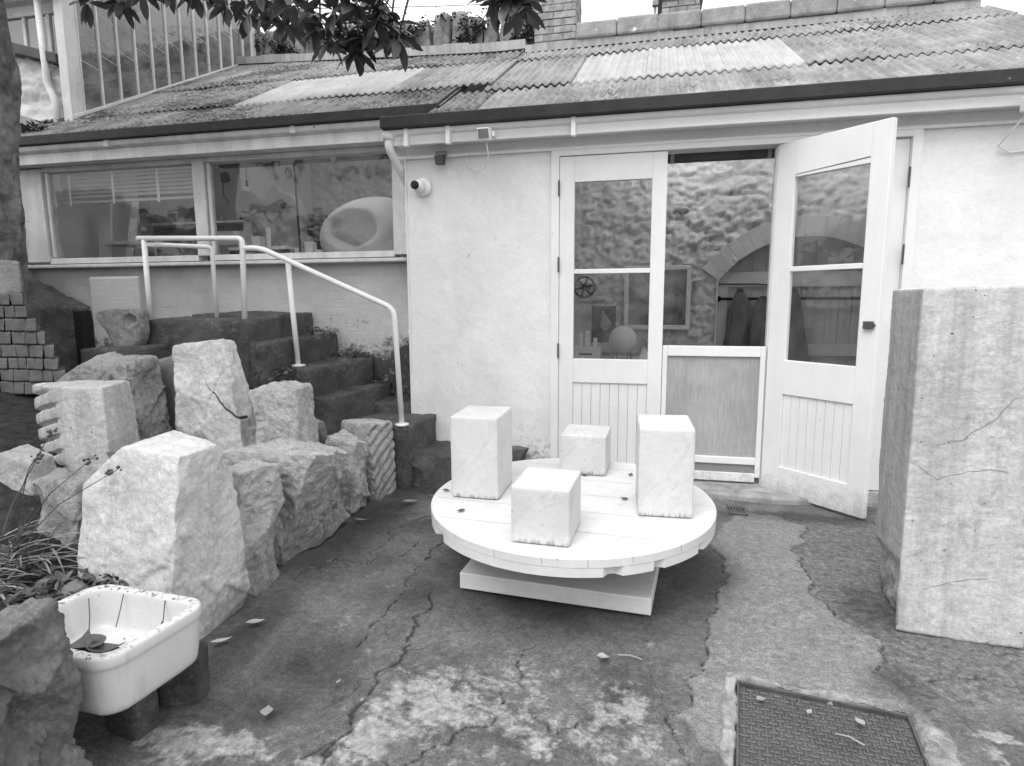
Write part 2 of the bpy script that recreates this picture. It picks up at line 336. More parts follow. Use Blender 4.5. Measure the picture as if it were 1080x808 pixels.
t=NT('garden soil'); c=t.map(t.noise(14,9,.7),.3,.7,.02,.085); c=t.mix(t.map(t.noise(40,4,.6),.68,.72),c,.22)
mt['soil']=t.finish(c,.95,t.noise(30,9,.7),1.,.03,.1)
# translucent leaves
def leafmat(name,lo,hi,shine=.4):
    t=NT(name); c=t.map(t.noise(3,3,.5),.3,.7,lo,hi); return t.finish(c,shine,None,spec=.5)
mt['leaf']=leafmat('dark glossy leaf',.03,.085,.35); mt['ivy']=leafmat('ivy leaf',.03,.1,.5); mt['hedge']=leafmat('hedge leaf',.06,.18,.6)
mt['grass']=leafmat('dry grass blade',.18,.42,.6); mt['dry_leaf']=leafmat('dry fallen leaf',.16,.40,.6); mt['brown_leaf']=leafmat('brown withered leaf',.05,.10,.7)
# white ceramic sink
t=NT('glazed fireclay'); c=t.map(t.noise(3,6,.6),.3,.7,.56,.68)
st=t.noise(1,8,.65,t.coord((10,10,1.5))); c=t.mix(t.map(st,.56,.8,0,.6),c,.22)
nzs=t.n('ShaderNodeSeparateXYZ'); t.l(t.tc.outputs['Normal'],nzs.inputs[0]); up=t.map(nzs.outputs[2],.25,.8); rimz=t.map(t.z(),.35,.40)
c=t.mix(t.math('MULTIPLY',t.map(t.math('ADD',t.noise(48,5,.7),t.math('MULTIPLY',t.math('MULTIPLY',up,rimz),.12)),.66,.69),t.map(t.noise(5,4,.6),.4,.55,.25,1)),c,.05)
c=t.mix(t.map(t.math('ADD',t.noise(7,8,.7),t.map(t.z(),.36,.44,-.10,.09)),.60,.66,0,.8),c,.12)
mt['ceramic']=t.finish(c,.3,t.noise(8,4,.5),.1,.004,.5)
# table white paint
t=NT('white painted board'); c=t.map(t.noise(3,8,.6),.3,.7,.62,.72); c=t.math('MULTIPLY',c,t.map(t.noise(16,8,.7),.3,.7,.90,1.04)); c=t.mix(t.map(t.noise(38,5,.7),.665,.69),c,.2)
c=t.mix(t.map(t.noise(5,9,.75),.60,.72,0,.5),c,.4); c=t.mix(t.map(t.noise(1,8,.7,t.coord((14,14,2.))),.66,.72,0,.5),c,.3)
mt['table']=t.finish(c,.5,t.noise(20,7,.6),.15,.004,.35)
# plywood
t=NT('weathered plywood'); w=t.noise(1,9,.75,t.coord((95,95,7))); c=t.map(w,.25,.75,.27,.46); c=t.math('MULTIPLY',c,t.map(t.noise(3,7,.6),.3,.7,.82,1.15)); mt['ply']=t.finish(c,.8,w,.3,.003,.2)
t=NT('fluorescent tube'); e=t.n('ShaderNodeEmission'); e.inputs[1].default_value=20; t.l(e.outputs[0],t.out.inputs[0]); mt['tube']=t.m
t=NT('added fill light tube'); e=t.n('ShaderNodeEmission'); e.inputs[1].default_value=8; t.l(e.outputs[0],t.out.inputs[0]); mt['tube_fill']=t.m  # emission for the added, unseen fill lights of the window room
t=NT('picture under glass'); c=t.map(t.noise(2.6,3,.5,dist=1.5),.35,.65,.03,.22); mt['picture']=t.finish(c,.06,spec=.7)

# ------------------------------------------------------------------ ground
def seg_dist(X,Y,pl):
    D=np.full(X.shape,9.)
    for (ax,ay),(bx,by) in zip(pl[:-1],pl[1:]):
        dx,dy=bx-ax,by-ay; tt=np.clip(((X-ax)*dx+(Y-ay)*dy)/(dx*dx+dy*dy),0,1)
        D=np.minimum(D,np.hypot(X-ax-tt*dx,Y-ay-tt*dy))
    return D
def inpoly(X,Y,P):
    r=np.zeros(X.shape,bool); n=len(P)
    for i in range(n):
        (x1,y1),(x2,y2)=P[i],P[(i+1)%n]
        cnd=((y1>Y)!=(y2>Y))&(X<(x2-x1)*(Y-y1)/(y2-y1+1e-12)+x1); r^=cnd
    return r
def grow(a,b,step,out): 
    v=[];x=0;s=step
    while x<out: s*=1.35; x+=s; v.append(x)
    v=np.array(v); return np.concatenate([a-v[::-1],np.arange(a,b,step),b+v])
gx=grow(-2.2,2.4,.007,80); gy=grow(1.3,5.0,.007,80)
X,Y=np.meshgrid(gx,gy)
wx=(np_noise(X,Y,3,5,9)-.5)*.13; wy=(np_noise(X,Y,4,5,9)-.5)*.13; XX=X+wx; YY=Y+wy
cracks=[([(-1.245,3.272),(-1.233,3.099),(-1.222,2.653),(-1.213,2.47),(-1.228,2.279)],.007),
([(-1.043,2.825),(-1.028,2.402),(-1.009,2.29),(-1.03,2.079),(-1.026,1.855),(-1.029,1.749),(-1.022,1.672),(-.996,1.584)],.013),
([(-1.031,1.706),(-1.078,1.624)],.012),([(-1.002,1.699),(-.881,1.668),(-.786,1.651)],.009),
([(-.479,2.377),(-.515,2.137),(-.476,2.053),(-.526,1.96),(-.531,1.888),(-.6,1.849),(-.731,1.736),(-.766,1.635)],.007),
([(-1.875,2.777),(-1.765,3.049),(-1.569,3.065),(-1.413,3.152),(-1.358,3.424)],.006),
([(.386,3.654),(.433,3.488),(.376,3.125),(.311,2.822),(.284,2.651),(.225,2.395),(.154,2.221),(.115,2.102),(.133,1.988),(.166,1.85)],.007),
([(.886,4.243),(1.037,4.153),(.848,3.74),(.885,3.426),(.824,3.181),(.883,3.019),(.994,2.807),(.993,2.645),(.937,2.52)],.006),
([(-.399,2.031),(-.33,1.943),(-.276,1.921),(-.203,2.011)],.004),([(-1.3,3.9),(-1.18,3.6),(-1.245,3.272)],.005),([(.0,4.6),(.3,4.3),(.386,3.654)],.004),([(1.0,2.5),(1.3,2.6),(1.7,2.45)],.004),([(-1.569,3.065),(-1.62,3.5),(-1.5,3.9)],.004)]
crack=np.zeros(X.shape)
for pl,w in cracks:
    ww=np.maximum(w*.55*(.55+.9*np_noise(X,Y,11,3,5)),.0045); crack=np.maximum(crack,np.clip(1.25-seg_dist(XX,YY,pl)/ww,0,1))
STR=[(.611,4.42),(.40,3.7),(.433,3.488),(.376,3.125),(.311,2.822),(.284,2.651),(.225,2.395),(.154,2.221),(.115,2.1),(.3,1.9),(1.0,1.9),(1.005,2.264),(.937,2.52),(.993,2.645),(.994,2.807),(.883,3.019),(.824,3.181),(.885,3.426),(.848,3.74),(1.037,4.153),(.886,4.3)]
def soft(A,k=3):
    for _ in range(k): A=(A+np.roll(A,1,0)+np.roll(A,-1,0)+np.roll(A,1,1)+np.roll(A,-1,1))/5
    return A
strip=soft(inpoly(XX,YY,STR).astype(float))
coarse=.75*soft(inpoly(XX,YY,[(.937,2.3),(.993,2.645),(.994,2.807),(.883,3.019),(.824,3.181),(.885,3.426),(.848,3.74),(1.037,4.153),(.886,4.35),(1.9,4.6),(2.4,2.9),(1.6,2.5)]).astype(float),8)
def blobs(L):
    A=np.zeros(X.shape)
    for x,y,rx,ry,a in L: A=np.maximum(A,a*np.exp(-(((XX-x)/rx)**2+((YY-y)/ry)**2)))
    return A
pale=blobs([(-.75,1.98,.30,.28,.8),(-.92,1.75,.13,.16,.95),(-1.45,1.60,.30,.09,1.0),(-1.05,1.62,.15,.06,.6),(-.5,2.2,.2,.14,.55),(-.05,2.12,.10,.16,.8),(-.38,1.87,.22,.12,.6),(1.2,2.22,.09,.07,.95),(1.15,2.05,.06,.12,.6),(-1.76,2.95,.12,.13,.42),(.62,5.0,.5,.33,.95),(-1.35,2.45,.15,.2,.35),(-.6,2.0,.65,.4,.5),(-.1,1.95,.35,.25,.55),(.75,3.0,.2,.3,.25),(-1.3,2.9,.25,.35,.3),(.07,2.55,.05,.12,.45),(-1.15,2.2,.06,.25,.3)])
ground_dark=blobs([(.25,3.35,.28,.45,1),(-1.30,2.05,.25,.3,.8),(-.42,2.9,.75,.42,1.),(-1.35,1.82,.2,.13,.8),(-1.75,2.2,.15,.5,.8),(-1.8,3.6,.2,.9,.9),(1.1,4.35,.6,.12,.9),(1.05,3.1,.18,.35,.6),(.97,2.45,.15,.2,.7),(-1.1,2.8,.2,.5,.6),(-.42,3.5,.8,.7,.7),(-1.6,4.6,.7,.35,1)])  # blobs of darker concrete, several under the table and at the stones' feet
Z=(np_noise(X,Y,21,4,1.2)-.5)*.022+(np_noise(X,Y,22,3,14)-.5)*.005-.008*crack+.006*strip
fade=np.clip(1-np.maximum(np.abs(X)-3,0)-np.maximum(np.abs(Y-3)-3,0),0,1); Z=Z*fade-.002
# pit that holds the access cover
ca,sa=math.cos(R(-7.7)),math.sin(R(-7.7)); PCX,PCY=.62,2.03
lx=(X-PCX)*ca+(Y-PCY)*sa; ly=-(X-PCX)*sa+(Y-PCY)*ca
Z=np.where((np.abs(lx)<.30)&(np.abs(ly)<.31),-.06,Z)
me=grid_mesh(gx,gy,Z)
for nme,A in (('crack',crack),('strip',strip),('coarse',coarse),('pale',pale),('ground_dark',ground_dark)):
    at=me.attributes.new(nme,'FLOAT','POINT'); at.data.foreach_set('value',A.ravel().astype(np.float32))
g=link_mesh(me,'courtyard_ground',mt['ground'],None,True); tag(g,kind='structure')
# raised bed of soil to the left
sx=np.arange(-9,-1.90,.05); sy=np.arange(.2,5.25,.05); X,Y=np.meshgrid(sx,sy)
sm=lambda v:np.clip(v,0,1)**2*(3-2*np.clip(v,0,1))
Z=-.02+.27*sm((-2.0-X)/.25)+.42*sm((-2.5-X)/1.6)*sm((Y-1.5)/1.5)+.12*sm((-4.2-X)/.6)+(np_noise(X,Y,31,4,5)-.5)*.09*sm((-2.0-X)/.2)
SOIL=lambda x,y: float(-.02+.27*sm((-2.0-x)/.25)+.42*sm((-2.5-x)/1.6)*sm((y-1.5)/1.5)+.12*sm((-4.2-x)/.6))
g=link_mesh(grid_mesh(sx,sy,Z),'flower_bed_soil',mt['soil'],None,True); tag(g,kind='structure')
m=MB(); m.box(-6.4,3.0,5.12,7.6,-.1,.03); g=m.build('studio_floor',mt['mid_grey']); tag(g,kind='structure')
m=MB(); m.prism([(-.02,4.72),(.9,4.60),(1.7,4.7),(1.75,5.1),(-.1,5.1)],-.05,.045); g=m.build('threshold_concrete',mk('pale threshold concrete',.16,.42,6,rough=.9,bscale=30,bstr=.6,fine=.3),None,bevel=.015); tag(g,kind='structure')

# ------------------------------------------------------------------ studio building
ROOFT=.5317
def rz(y): return 2.93+(y-4.72)*ROOFT
B=empty('studio_building',(0,5,0),'long white studio with corrugated roof, glazed doors and a wide workshop window','building')
def part(name,mat,m,parent=B,bevel=0,smooth=False): return m.build(name,mat,parent,smooth,bevel)
m=MB(); m.box(-2.02,-.782,4.93,5.10,-.2,2.66); m.box(1.775,3.0,4.93,5.10,-.2,2.66); m.box(-2.02,3.0,4.935,5.10,2.663,2.90)
part('front_wall',mt['wall'],m)
# subdivided skin gives the render its lumps
def lumpy_wall(x0,x1,z0,z1,y,amp,name,mat,step=.03,seed=5):
    xs=np.arange(x0,x1+.001,step); zs=np.arange(z0,z1+.001,step); Xg,Zg=np.meshgrid(xs,zs)
    d=(np_noise(Xg,Zg,seed,4,2.3)-.5)*amp*2
    me=grid_mesh(xs,zs,Xg*0); co=np.stack([Xg,y+d,Zg],-1).reshape(-1,3).astype(np.float32); me.vertices.foreach_set('co',co.ravel()); me.update()
    return link_mesh(me,name,mat,B,True)
lumpy_wall(-2.02,-.783,-.05,2.648,4.918,.010,'render_coat',mt['wall'],.03,5)
lumpy_wall(1.776,3.0,-.05,2.648,4.918,.010,'render_coat',mt['wall'],.03,6)
m=MB(); m.box(-2.032,-2.02,4.905,5.26,-.2,2.66); part('wall_end',mt['wall'],m)
m=MB(); m.box(-6.5,-2.033,5.24,5.4,-.2,1.835); part('recessed_wall',mt['wall_left'],m)
lumpy_wall(-6.5,-2.033,.2,1.835,5.228,.02,'painted_brickwork',mt['wall_left'],.03,8)
m=MB(); m.box(-5.55,-4.95,5.10,5.215,.6,1.74); part('wall_pier',mt['wall_left'],m,bevel=.02)
m=MB(); m.box(-6.55,-6.4,5.1,8.4,-.2,3.4); part('end_wall',mt['wall_inner_smooth'],m)
m=MB(); m.prism([(4.93,-.2),(7.3,-.2),(7.3,rz(7.3)-.05),(4.93,rz(4.93)-.05)],2.92,3.0,'x'); part('end_wall',mt['wall'],m)
# lintel, soffit, fascia, gutter
m=MB(); m.box(-2.1,3.0,4.90,4.93,2.648,2.672); part('wall_head_trim',mt['white_paint'],m,bevel=.004)
m=MB(); m.box(-2.08,3.05,4.775,4.932,2.745,2.76); part('soffit',mt['white_paint'],m)
m=MB(); m.box(-2.1,3.08,4.752,4.775,2.722,2.80); part('fascia_board',mt['white_paint'],m,bevel=.004)
m=MB(); m.prism([(4.752,2.79),(4.725,2.80),(4.712,2.82),(4.712,2.834),(4.775,2.834),(4.775,2.802)],-2.11,3.08,'x'); part('fascia_moulding',mt['white_paint'],m,bevel=.004)
m=MB(); m.prism([(4.66,2.837),(4.775,2.837),(4.775,2.90),(4.72,2.93),(4.66,2.925)],-2.13,3.10,'x'); part('gutter',mt['black_paint'],m,bevel=.006)
for x in (-1.95,-1.6,-.62): 
    m=MB(); m.box(x,x+.035,4.70,4.75,2.70,2.836); part('gutter_bracket',mt['white_paint'],m,bevel=.004)
m=MB(); m.box(-6.5,-2.0,5.02,5.245,2.84,2.86); part('soffit',mt['grey_white_paint'],m)
m=MB(); m.box(-6.42,-2.02,5.0,5.022,2.83,2.925); part('fascia_board',mt['grey_white_paint'],m,bevel=.004)
m=MB(); m.prism([(5.0,2.925),(4.955,2.945),(4.945,2.97),(4.95,2.99),(5.022,2.99),(5.022,2.928)],-6.48,-2.02,'x'); part('fascia_moulding',mt['grey_white_paint'],m,bevel=.005)
for x in (-5.05,-3.1):
    m=MB(); m.box(x,x+.05,4.938,4.96,2.93,2.995); part('gutter_joint',mt['grey_white_paint'],m,bevel=.006)
m=MB(); m.box(-6.5,-1.76,4.91,5.02,2.993,3.075); m.prism([(4.91,2.993),(5.9,2.993+.53),(5.9,3.075+.53),(4.91,3.075)],-1.76,-1.735,'x'); part('eaves_edge',mt['black_paint'],m,bevel=.006)
# roof sheets
RT=[]
def corr(x0,x1,ya,yb,off,mat,name,per=.0735,amp=.012,seed=0,sag=.008):
    n=max(8,int((x1-x0)/per*10)); xs=np.linspace(x0,x1,n); k=12; ts=np.linspace(0,1,k)
    v=[]
    for tt in ts:
        for x in xs:
            yb_=yb(x) if callable(yb) else yb
            y=ya+(yb_-ya)*tt; z=rz(y)+off+amp*math.cos(2*math.pi*x/per)+sag*math.sin(x*2.1+seed)*.6+noise.noise(Vector((x*.9,y*.9,seed)))*sag
            if tt==0: y+=.012*noise.noise(Vector((x*3,seed,1)))
            v.append((x,y,z+.004))
    m=MB(); m.v=v; m.f=[(j*n+i,j*n+i+1,(j+1)*n+i+1,(j+1)*n+i) for j in range(k-1) for i in range(n-1)]
    o=m.build(name,mat,B,True); s=o.modifiers.new('t','SOLIDIFY'); s.thickness=.007; s.offset=-1; return o
ridge=lambda x: 7.08+max(0,(-1.9-x))*.30 if x<-1.9 else 7.08+.02*(x+1.9)
# right-hand sheets, eave course, middle course, top course (each overlaps the one below)
xr=[-1.75,-1.40,-.74,.26,1.13,2.0,3.08]
for i in range(6): 
    if i==0: continue
    corr(xr[i],xr[i+1]+.03,4.70,5.43,.0+.004*(i%2),mt['roof'],'roof_sheet',per=.0735,amp=.012,seed=i)
corr(-1.75,-1.37,4.70,5.43,.004,mt['roof_mossy'],'roof_sheet',seed=40)
for i,(a,b) in enumerate([(-1.46,-1.2),(-1.2,-.73),(1.13,2.0),(2.0,3.08)]): corr(a,b+.02,5.36,6.70,.017+.004*(i%2),mt['roof'],'roof_sheet',seed=10+i)
for i,(a,b) in enumerate([(-.73,-.1),(-.1,.52),(.52,1.13)]): corr(a,b+.02,5.36,6.70,.018+.004*(i%2),mt['rooflight'],'rooflight_sheet',seed=20+i,amp=.011)
for i,(a,b) in enumerate([(-1.5,-.7),(-.7,.3),(.3,1.2),(1.2,2.1),(2.1,3.08)]): corr(a,b+.02,6.63,ridge,.034+.004*(i%2),mt['roof'],'roof_sheet',seed=30+i)
# left-hand sheets
for i,(a,b) in enumerate([(-6.4,-5.3),(-5.3,-4.1),(-4.1,-2.9),(-2.9,-1.74)]): corr(a,b+.02,4.93,5.62,.024+.004*(i%2),mt['roof_mossy'],'roof_sheet',seed=50+i,per=.0735)
for i,(a,b) in enumerate([(-6.4,-5.2),(-5.2,-4.1),(-2.45,-1.46)]): corr(a,b+.02,5.50,6.72,.041+.004*(i%2),mt['roof_mossy' if i<2 else 'roof'],'roof_sheet',seed=60+i)
for i,(a,b) in enumerate([(-4.1,-3.28),(-3.28,-2.45)]): corr(a,b+.02,5.50,6.70,.044+.004*(i%2),mt['rooflight'],'rooflight_sheet',seed=70+i,amp=.011)
for i,(a,b) in enumerate([(-6.4,-5.2),(-5.2,-4.0),(-4.0,-2.8),(-2.8,-1.48)]): corr(a,b+.02,6.60,ridge,.060+.004*(i%2),mt['roof_mossy'],'roof_sheet',seed=80+i)
# back wall, flashing and coping along the top of the lean-to roof
def along(x0,x1,f0,f1,za,zb,name,mat,n=14,bevel=0,jit=0.):
    m=MB(); xs=np.linspace(x0,x1,n+1)
    for a,b in zip(xs[:-1],xs[1:]):
        ya,yb=ridge(a),ridge(b); j=rnd.uniform(-jit,jit)
        za_,zb_=rz(ya),rz(yb)
        m.hexa([(a+.001,ya+f0,za_+za),(b-.001,yb+f0,zb_+za),(b-.001,yb+f1,zb_+za),(a+.001,ya+f1,za_+za),(a+.001,ya+f0,za_+zb+j),(b-.001,yb+f0,zb_+zb+j),(b-.001,yb+f1,zb_+zb+j),(a+.001,ya+f1,za_+zb+j)])
    return part(name,mat,m,bevel=bevel)
along(-6.5,3.0,.26,.5,-4.6,.02,'back_wall',mt['garden_wall'],1)
along(-6.5,-1.45,-.03,.02,.075,.18,'ridge_flashing',mt['lead'],15,jit=.012)
along(-1.45,3.02,-.03,.02,  .03,.105,'ridge_flashing',mt['lead'],14,jit=.008)
along(-6.5,-1.45,.021,.36,.02,.19,'wall_top',mt['garden_wall'],5,bevel=.02,jit=.01)
along(-.88,3.04,-.06,.38,  .108,.285,'coping',mt['coping'],9,bevel=.025,jit=.012)
# interior stone wall with an arched doorway
AX,AZ,AR=1.62,1.755,1.12   # arch centre line, springing height
acz=1.04
def arch_top(x): 
    d=x-AX
    return acz+math.sqrt(max(0,AR*AR-d*d)) if abs(d)<.91 else -1
xs=np.arange(-6.4,2.93,.022); zs=np.arange(0,4.3,.022); Xg,Zg=np.meshgrid(xs,zs)
D=np.zeros(Xg.shape)
for j in range(len(zs)):
    for i in range(len(xs)):
        x,z=xs[i],zs[j]
        if x<-4.2: amp=.25
        else: amp=1
        p=Vector((x*4.2,z*8.5,0)); q=p+noise.noise_vector(p*1.3)*.4
        v,pp=noise.voronoi(q); tv=noise.noise_vector(pp[0]*3.7); df=q-pp[0]
        D[j,i]=amp*(.10*min(v[1]-v[0],.22)+.03*noise.noise(pp[0]*5.1)+.06*df.dot(tv)+.035*fbm(Vector((x*13,z*20,5)),5,.5))
me=grid_mesh(xs,zs,Xg*0); co=np.stack([Xg,7.22-D,Zg],-1).reshape(-1,3).astype(np.float32); me.vertices.foreach_set('co',co.ravel()); me.update()
import bmesh
bm=bmesh.new(); bm.from_mesh(me)
kill=[f for f in bm.faces if f.calc_center_median().z<arch_top(f.calc_center_median().x)]
bmesh.ops.delete(bm,geom=kill,context='FACES'); bm.to_mesh(me); bm.free()
link_mesh(me,'inner_stone_wall',mt['wall_inner'],B,False)
m=MB(); m.prism([(5.95,0),(7.2,0),(7.2,rz(7.2)-.1),(5.95,rz(5.95)-.1)],-4.35,-4.25,'x'); part('inner_partition',mt['wall_inner_smooth'],m)
N=22
def arc(rad): return [(AX+rad*math.sin(a),acz+rad*math.cos(a)) for a in np.linspace(-math.asin(.91/1.12),math.asin(.91/1.12),N)]
m=MB(); a0,a1=arc(AR-.012),arc(AR+.21)
for i in range(N-1):
    w=.002 if i%2 else .0
    m.add([(a0[i][0],7.17-w,a0[i][1]),(a0[i+1][0],7.17-w,a0[i+1][1]),(a1[i+1][0],7.17-w,a1[i+1][1]),(a1[i][0],7.17-w,a1[i][1]),
           (a0[i][0],7.40,a0[i][1]),(a0[i+1][0],7.40,a0[i+1][1]),(a1[i+1][0],7.40,a1[i+1][1]),(a1[i][0],7.40,a1[i][1])],[(0,1,2,3),(0,4,5,1),(3,2,6,7),(0,3,7,4),(1,5,6,2)])
part('brick_arch',mk('limewashed brick arch',.42,.52,4,rough=.85,bscale=25,bstr=.5,fine=.08),m,bevel=.006)
for sx_ in (AX-.925,AX+.91): part('arch_jamb',mt['wall_inner'],MB().box(sx_,sx_+.015,7.14,7.4,0,AZ))
D0=part('arched_door',mt['plaster'],MB().box(AX-.91,AX+.91,7.40,7.43,0,2.2))
m=MB(); pw=.13
for i in range(14): x=AX-.91+i*pw; m.box(x+.003,x+pw-.003,7.385,7.40,.05,2.19)
part('door_board',mk('grey door board',.42,.5,3,rough=.6,bscale=20,bstr=.2,streak=(.2,10,.8)),m,D0,bevel=.003)
m=MB()
for z0,z1 in ((1.62,1.79),(.85,.98)): m.box(AX-.90,AX+.9,7.36,7.384,z0,z1)
m.box(AX-.91,AX-.78,7.362,7.386,.05,1.76)
part('door_ledge',mt['plaster'],m,D0,bevel=.004)
m=MB(); m.tube([(AX-.88,7.35,1.655),(AX-.5,7.35,1.655),(AX-.36,7.35,1.645),(AX-.25,7.345,1.66),(AX-.16,7.345,1.68)],.008,6); part('strap_hinge',mt['metal'],m,D0)
# window of the recessed bay
WF=part('window',mt['grey_white_paint'],MB().box(-6.36,-6.08,5.16,5.30,1.90,2.83).box(-4.30,-4.17,5.165,5.30,1.93,2.83).box(-2.26,-2.03,5.16,5.30,1.90,2.83).box(-6.08,-2.26,5.17,5.30,2.795,2.838).box(-6.08,-4.30,5.17,5.30,1.88,1.935).box(-4.17,-2.26,5.17,5.30,1.88,1.935),bevel=.006)
part('sill',mt['grey_white_paint'],MB().box(-6.42,-2.12,5.10,5.27,1.835,1.868),WF,bevel=.008)
for q_ in (-6.06,-4.155): part('glazing_bead',mt['grey_white_paint'],MB().box(q_,q_+.035,5.185,5.21,1.95,2.79),WF,bevel=.003)
for a,b in ((-6.08,-4.30),(-4.17,-2.26)): part('pane',mt['glass_dusty'],MB().box(a,b,5.215,5.221,1.93,2.80),WF)
# doors
DF=part('door_frame',mt['white_paint'],MB().box(-.80,-.735,4.90,5.06,.0,2.64).box(1.735,1.80,4.90,5.06,0,2.64).box(-.80,1.80,4.902,5.06,2.605,2.648).box(.862,.90,4.955,5.03,.03,2.60),bevel=.004)
part('side_panel',mt['white_paint'],MB().box(1.50,1.734,4.94,4.985,.05,2.60),DF,bevel=.004)
for z in (2.36,1.77,1.08): part('hinge',mt['metal'],MB().box(-.742,-.728,4.888,4.902,z-.06,z+.06),DF,bevel=.002)
for z in (2.33,1.80): part('hinge',mt['metal'],MB().box(1.722,1.733,4.888,4.902,z-.07,z+.07),DF,bevel=.002)
def leaf(name,W_,z0,z1,glass,panel,style,parent,local=False):
    """a half glazed door leaf in its own x (0..W) / y (thickness, 0 = outer face) frame"""
    gx0,gx1,gz0,gzm,gz1=glass; px0,px1,pz0,pz1=panel; T=.045
    m=MB(); m.box(0,gx0,0,T,z0,z1); m.box(gx1,W_,0,T,z0,z1)
    m.box(gx0,gx1,.0,T,gz1,z1); m.box(gx0,gx1,.0,T,pz1,gz0); m.box(gx0,gx1,.0,T,z0,pz0)
    m.box(gx0,gx1,.006,T-.008,gzm-.018,gzm+.018)
    if style=='leaf': pass
    fr=m.build('door',mt['door_paint'],parent,False,.004)
    p=MB(); n=8
    for i in range(n):
        a=gx0+(gx1-gx0)*i/n; b=gx0+(gx1-gx0)*(i+1)/n; p.box(a+.001,b-.001,.014,T-.010,pz0,pz1)
    p.build('door_panel',mt['door_paint'],fr,False,.003)
    p=MB(); p.box(gx0,gx1,.024,.028,gz0,gzm-.016); p.build('pane',mt['glass'],fr)
    p=MB(); p.box(gx0,gx1,.024,.028,gzm+.016,gz1); p.build('pane',mt['glass'],fr)
    return fr
d1=leaf('door',.822,.06,2.60,(.118,.712,1.015,1.715,2.405),(.118,.712,.15,.82),'board',B)
d1.location=Vector(d1.location)+Vector((-.733,4.915,0))
hm=part('stable_door',mt['door_paint'],MB().box(.093,.13,4.925,4.965,.10,1.13).box(.82,.858,4.925,4.965,.10,1.13).box(.13,.82,4.925,4.965,1.05,1.13).box(.13,.82,4.925,4.965,.2,.255).box(.13,.82,4.925,4.965,.06,.13),bevel=.004)
part('plywood_panel',mt['ply'],MB().box(.13,.82,4.945,4.955,.255,1.05),hm)
part('kick_board',mt['mid_grey'],MB().box(.13,.82,4.94,4.955,.13,.2),hm)
d2=leaf('door',.80,.0,2.58,(.145,.675,1.02,1.685,2.33),(.115,.67,.21,.765),'leaf',None)
d2.parent=B; d2.location=Vector((.868,4.925,.02))-Vector((0,5,0)); d2.rotation_euler=(0,0,R(-46))
part('lock',mt['metal'],MB().box(.715,.775,-.025,.0,1.275,1.325).box(.775,.79,-.018,-.008,1.29,1.31),d2,bevel=.003)
part('rail_joint',mt['dark_grey'],MB().add([(.15,-.0015,2.345),(.675,-.0015,2.365),(.675,-.0015,2.372),(.15,-.0015,2.349)],[(0,1,2,3)]),d2)
part('blind_box',mt['dark_grey'],MB().box(.06,.92,5.07,5.16,2.555,2.625),bevel=.006)
for q_ in (.11,.82): part('blind_bracket',mt['mid_grey'],MB().box(q_,q_+.03,5.055,5.069,2.54,2.63))
# rain pipe dropping from the gutter into the corner
P=empty('rain_pipe',(-2.12,5.0,2.7),'white swan-neck rain pipe dropping from the gutter into the wall corner','pipe')
pts=[(-2.09,4.74,2.83),(-2.09,4.74,2.72),(-2.085,4.76,2.68),(-2.07,4.95,2.54),(-2.075,5.10,2.45),(-2.08,5.14,2.40),(-2.085,5.15,2.3),(-2.085,5.15,.7)]
MB().tube(pts,.034,14).build('pipe_run',mt['white_paint'],P,True)
MB().lathe([(.046,0),(.046,.06),(.036,.065)],(-2.09,4.74,2.765),16).build('pipe_socket',mt['white_paint'],P,True)
for z in (2.28,2.08,1.2): MB().box(-2.13,-2.033,5.11,5.24,z,z+.03).build('pipe_clip',mt['white_paint'],P,bevel=.004)
# fittings on the facade
def floodlight(x,z,label,cable):
    L=empty('floodlight',(x,4.74,z),label,'floodlight','small floodlights under the eaves')
    MB().hexa([(x-.05,4.63,z-.055),(x+.05,4.63,z-.055),(x+.05,4.69,z-.05),(x-.05,4.69,z-.05),(x-.05,4.60,z+.03),(x+.05,4.60,z+.03),(x+.05,4.69,z+.045),(x-.05,4.69,z+.045)]).build('housing',mt['plastic'],L,bevel=.008)
    MB().add([(x-.04,4.624,z-.043),(x+.04,4.624,z-.043),(x+.04,4.599,z+.02),(x-.04,4.599,z+.02)],[(0,1,2,3)]).build('lens',mt['mid_grey'],L)
    MB().box(x+.052,x+.07,4.67,4.74,z-.02,z+.015).build('bracket',mt['plastic'],L,bevel=.003)
    MB().tube(cable,.005,6).build('cable',mt['plastic'],L,True)
x=-1.27; floodlight(x,2.745,'white floodlight with a looped cable under the eaves left of the doors',[(x,4.69,2.70),(x+.01,4.72,2.60),(x-.04,4.8,2.53),(x-.12,4.88,2.515),(x-.2,4.9,2.56),(x-.23,4.91,2.62),(x-.22,4.91,2.66)])
x=2.30; floodlight(x,2.71,'white floodlight at the right end of the eaves above the tall marble block',[(x,4.69,2.66),(x-.03,4.8,2.57),(x-.06,4.88,2.50),(x+.02,4.9,2.46),(x+.14,4.9,2.47)])
L=empty('motion_sensor',(-1.7,4.9,2.64),'small dark motion sensor under the eaves beside the looped cable','sensor')
MB().box(-1.74,-1.655,4.86,4.9,2.655,2.69).build('bracket',mt['mid_grey'],L,bevel=.004)
MB().hexa([(-1.725,4.80,2.57),(-1.665,4.80,2.57),(-1.665,4.88,2.58),(-1.725,4.88,2.58),(-1.73,4.79,2.64),(-1.66,4.79,2.64),(-1.66,4.89,2.655),(-1.73,4.89,2.655)]).build('sensor_head',mt['dark_grey'],L,bevel=.006)
L=empty('security_camera',(-1.9,4.9,2.42),'white round security camera with black lens on the rendered wall by the rain pipe','camera')
MB().lathe([(.075,0),(.075,.02),(.06,.03)],(-1.87,4.908,2.42),24,'y').build('base_plate',mt['plastic'],L,True)
MB().sphere((-1.885,4.845,2.42),.052,20,14).build('camera_ball',mt['plastic'],L,True)
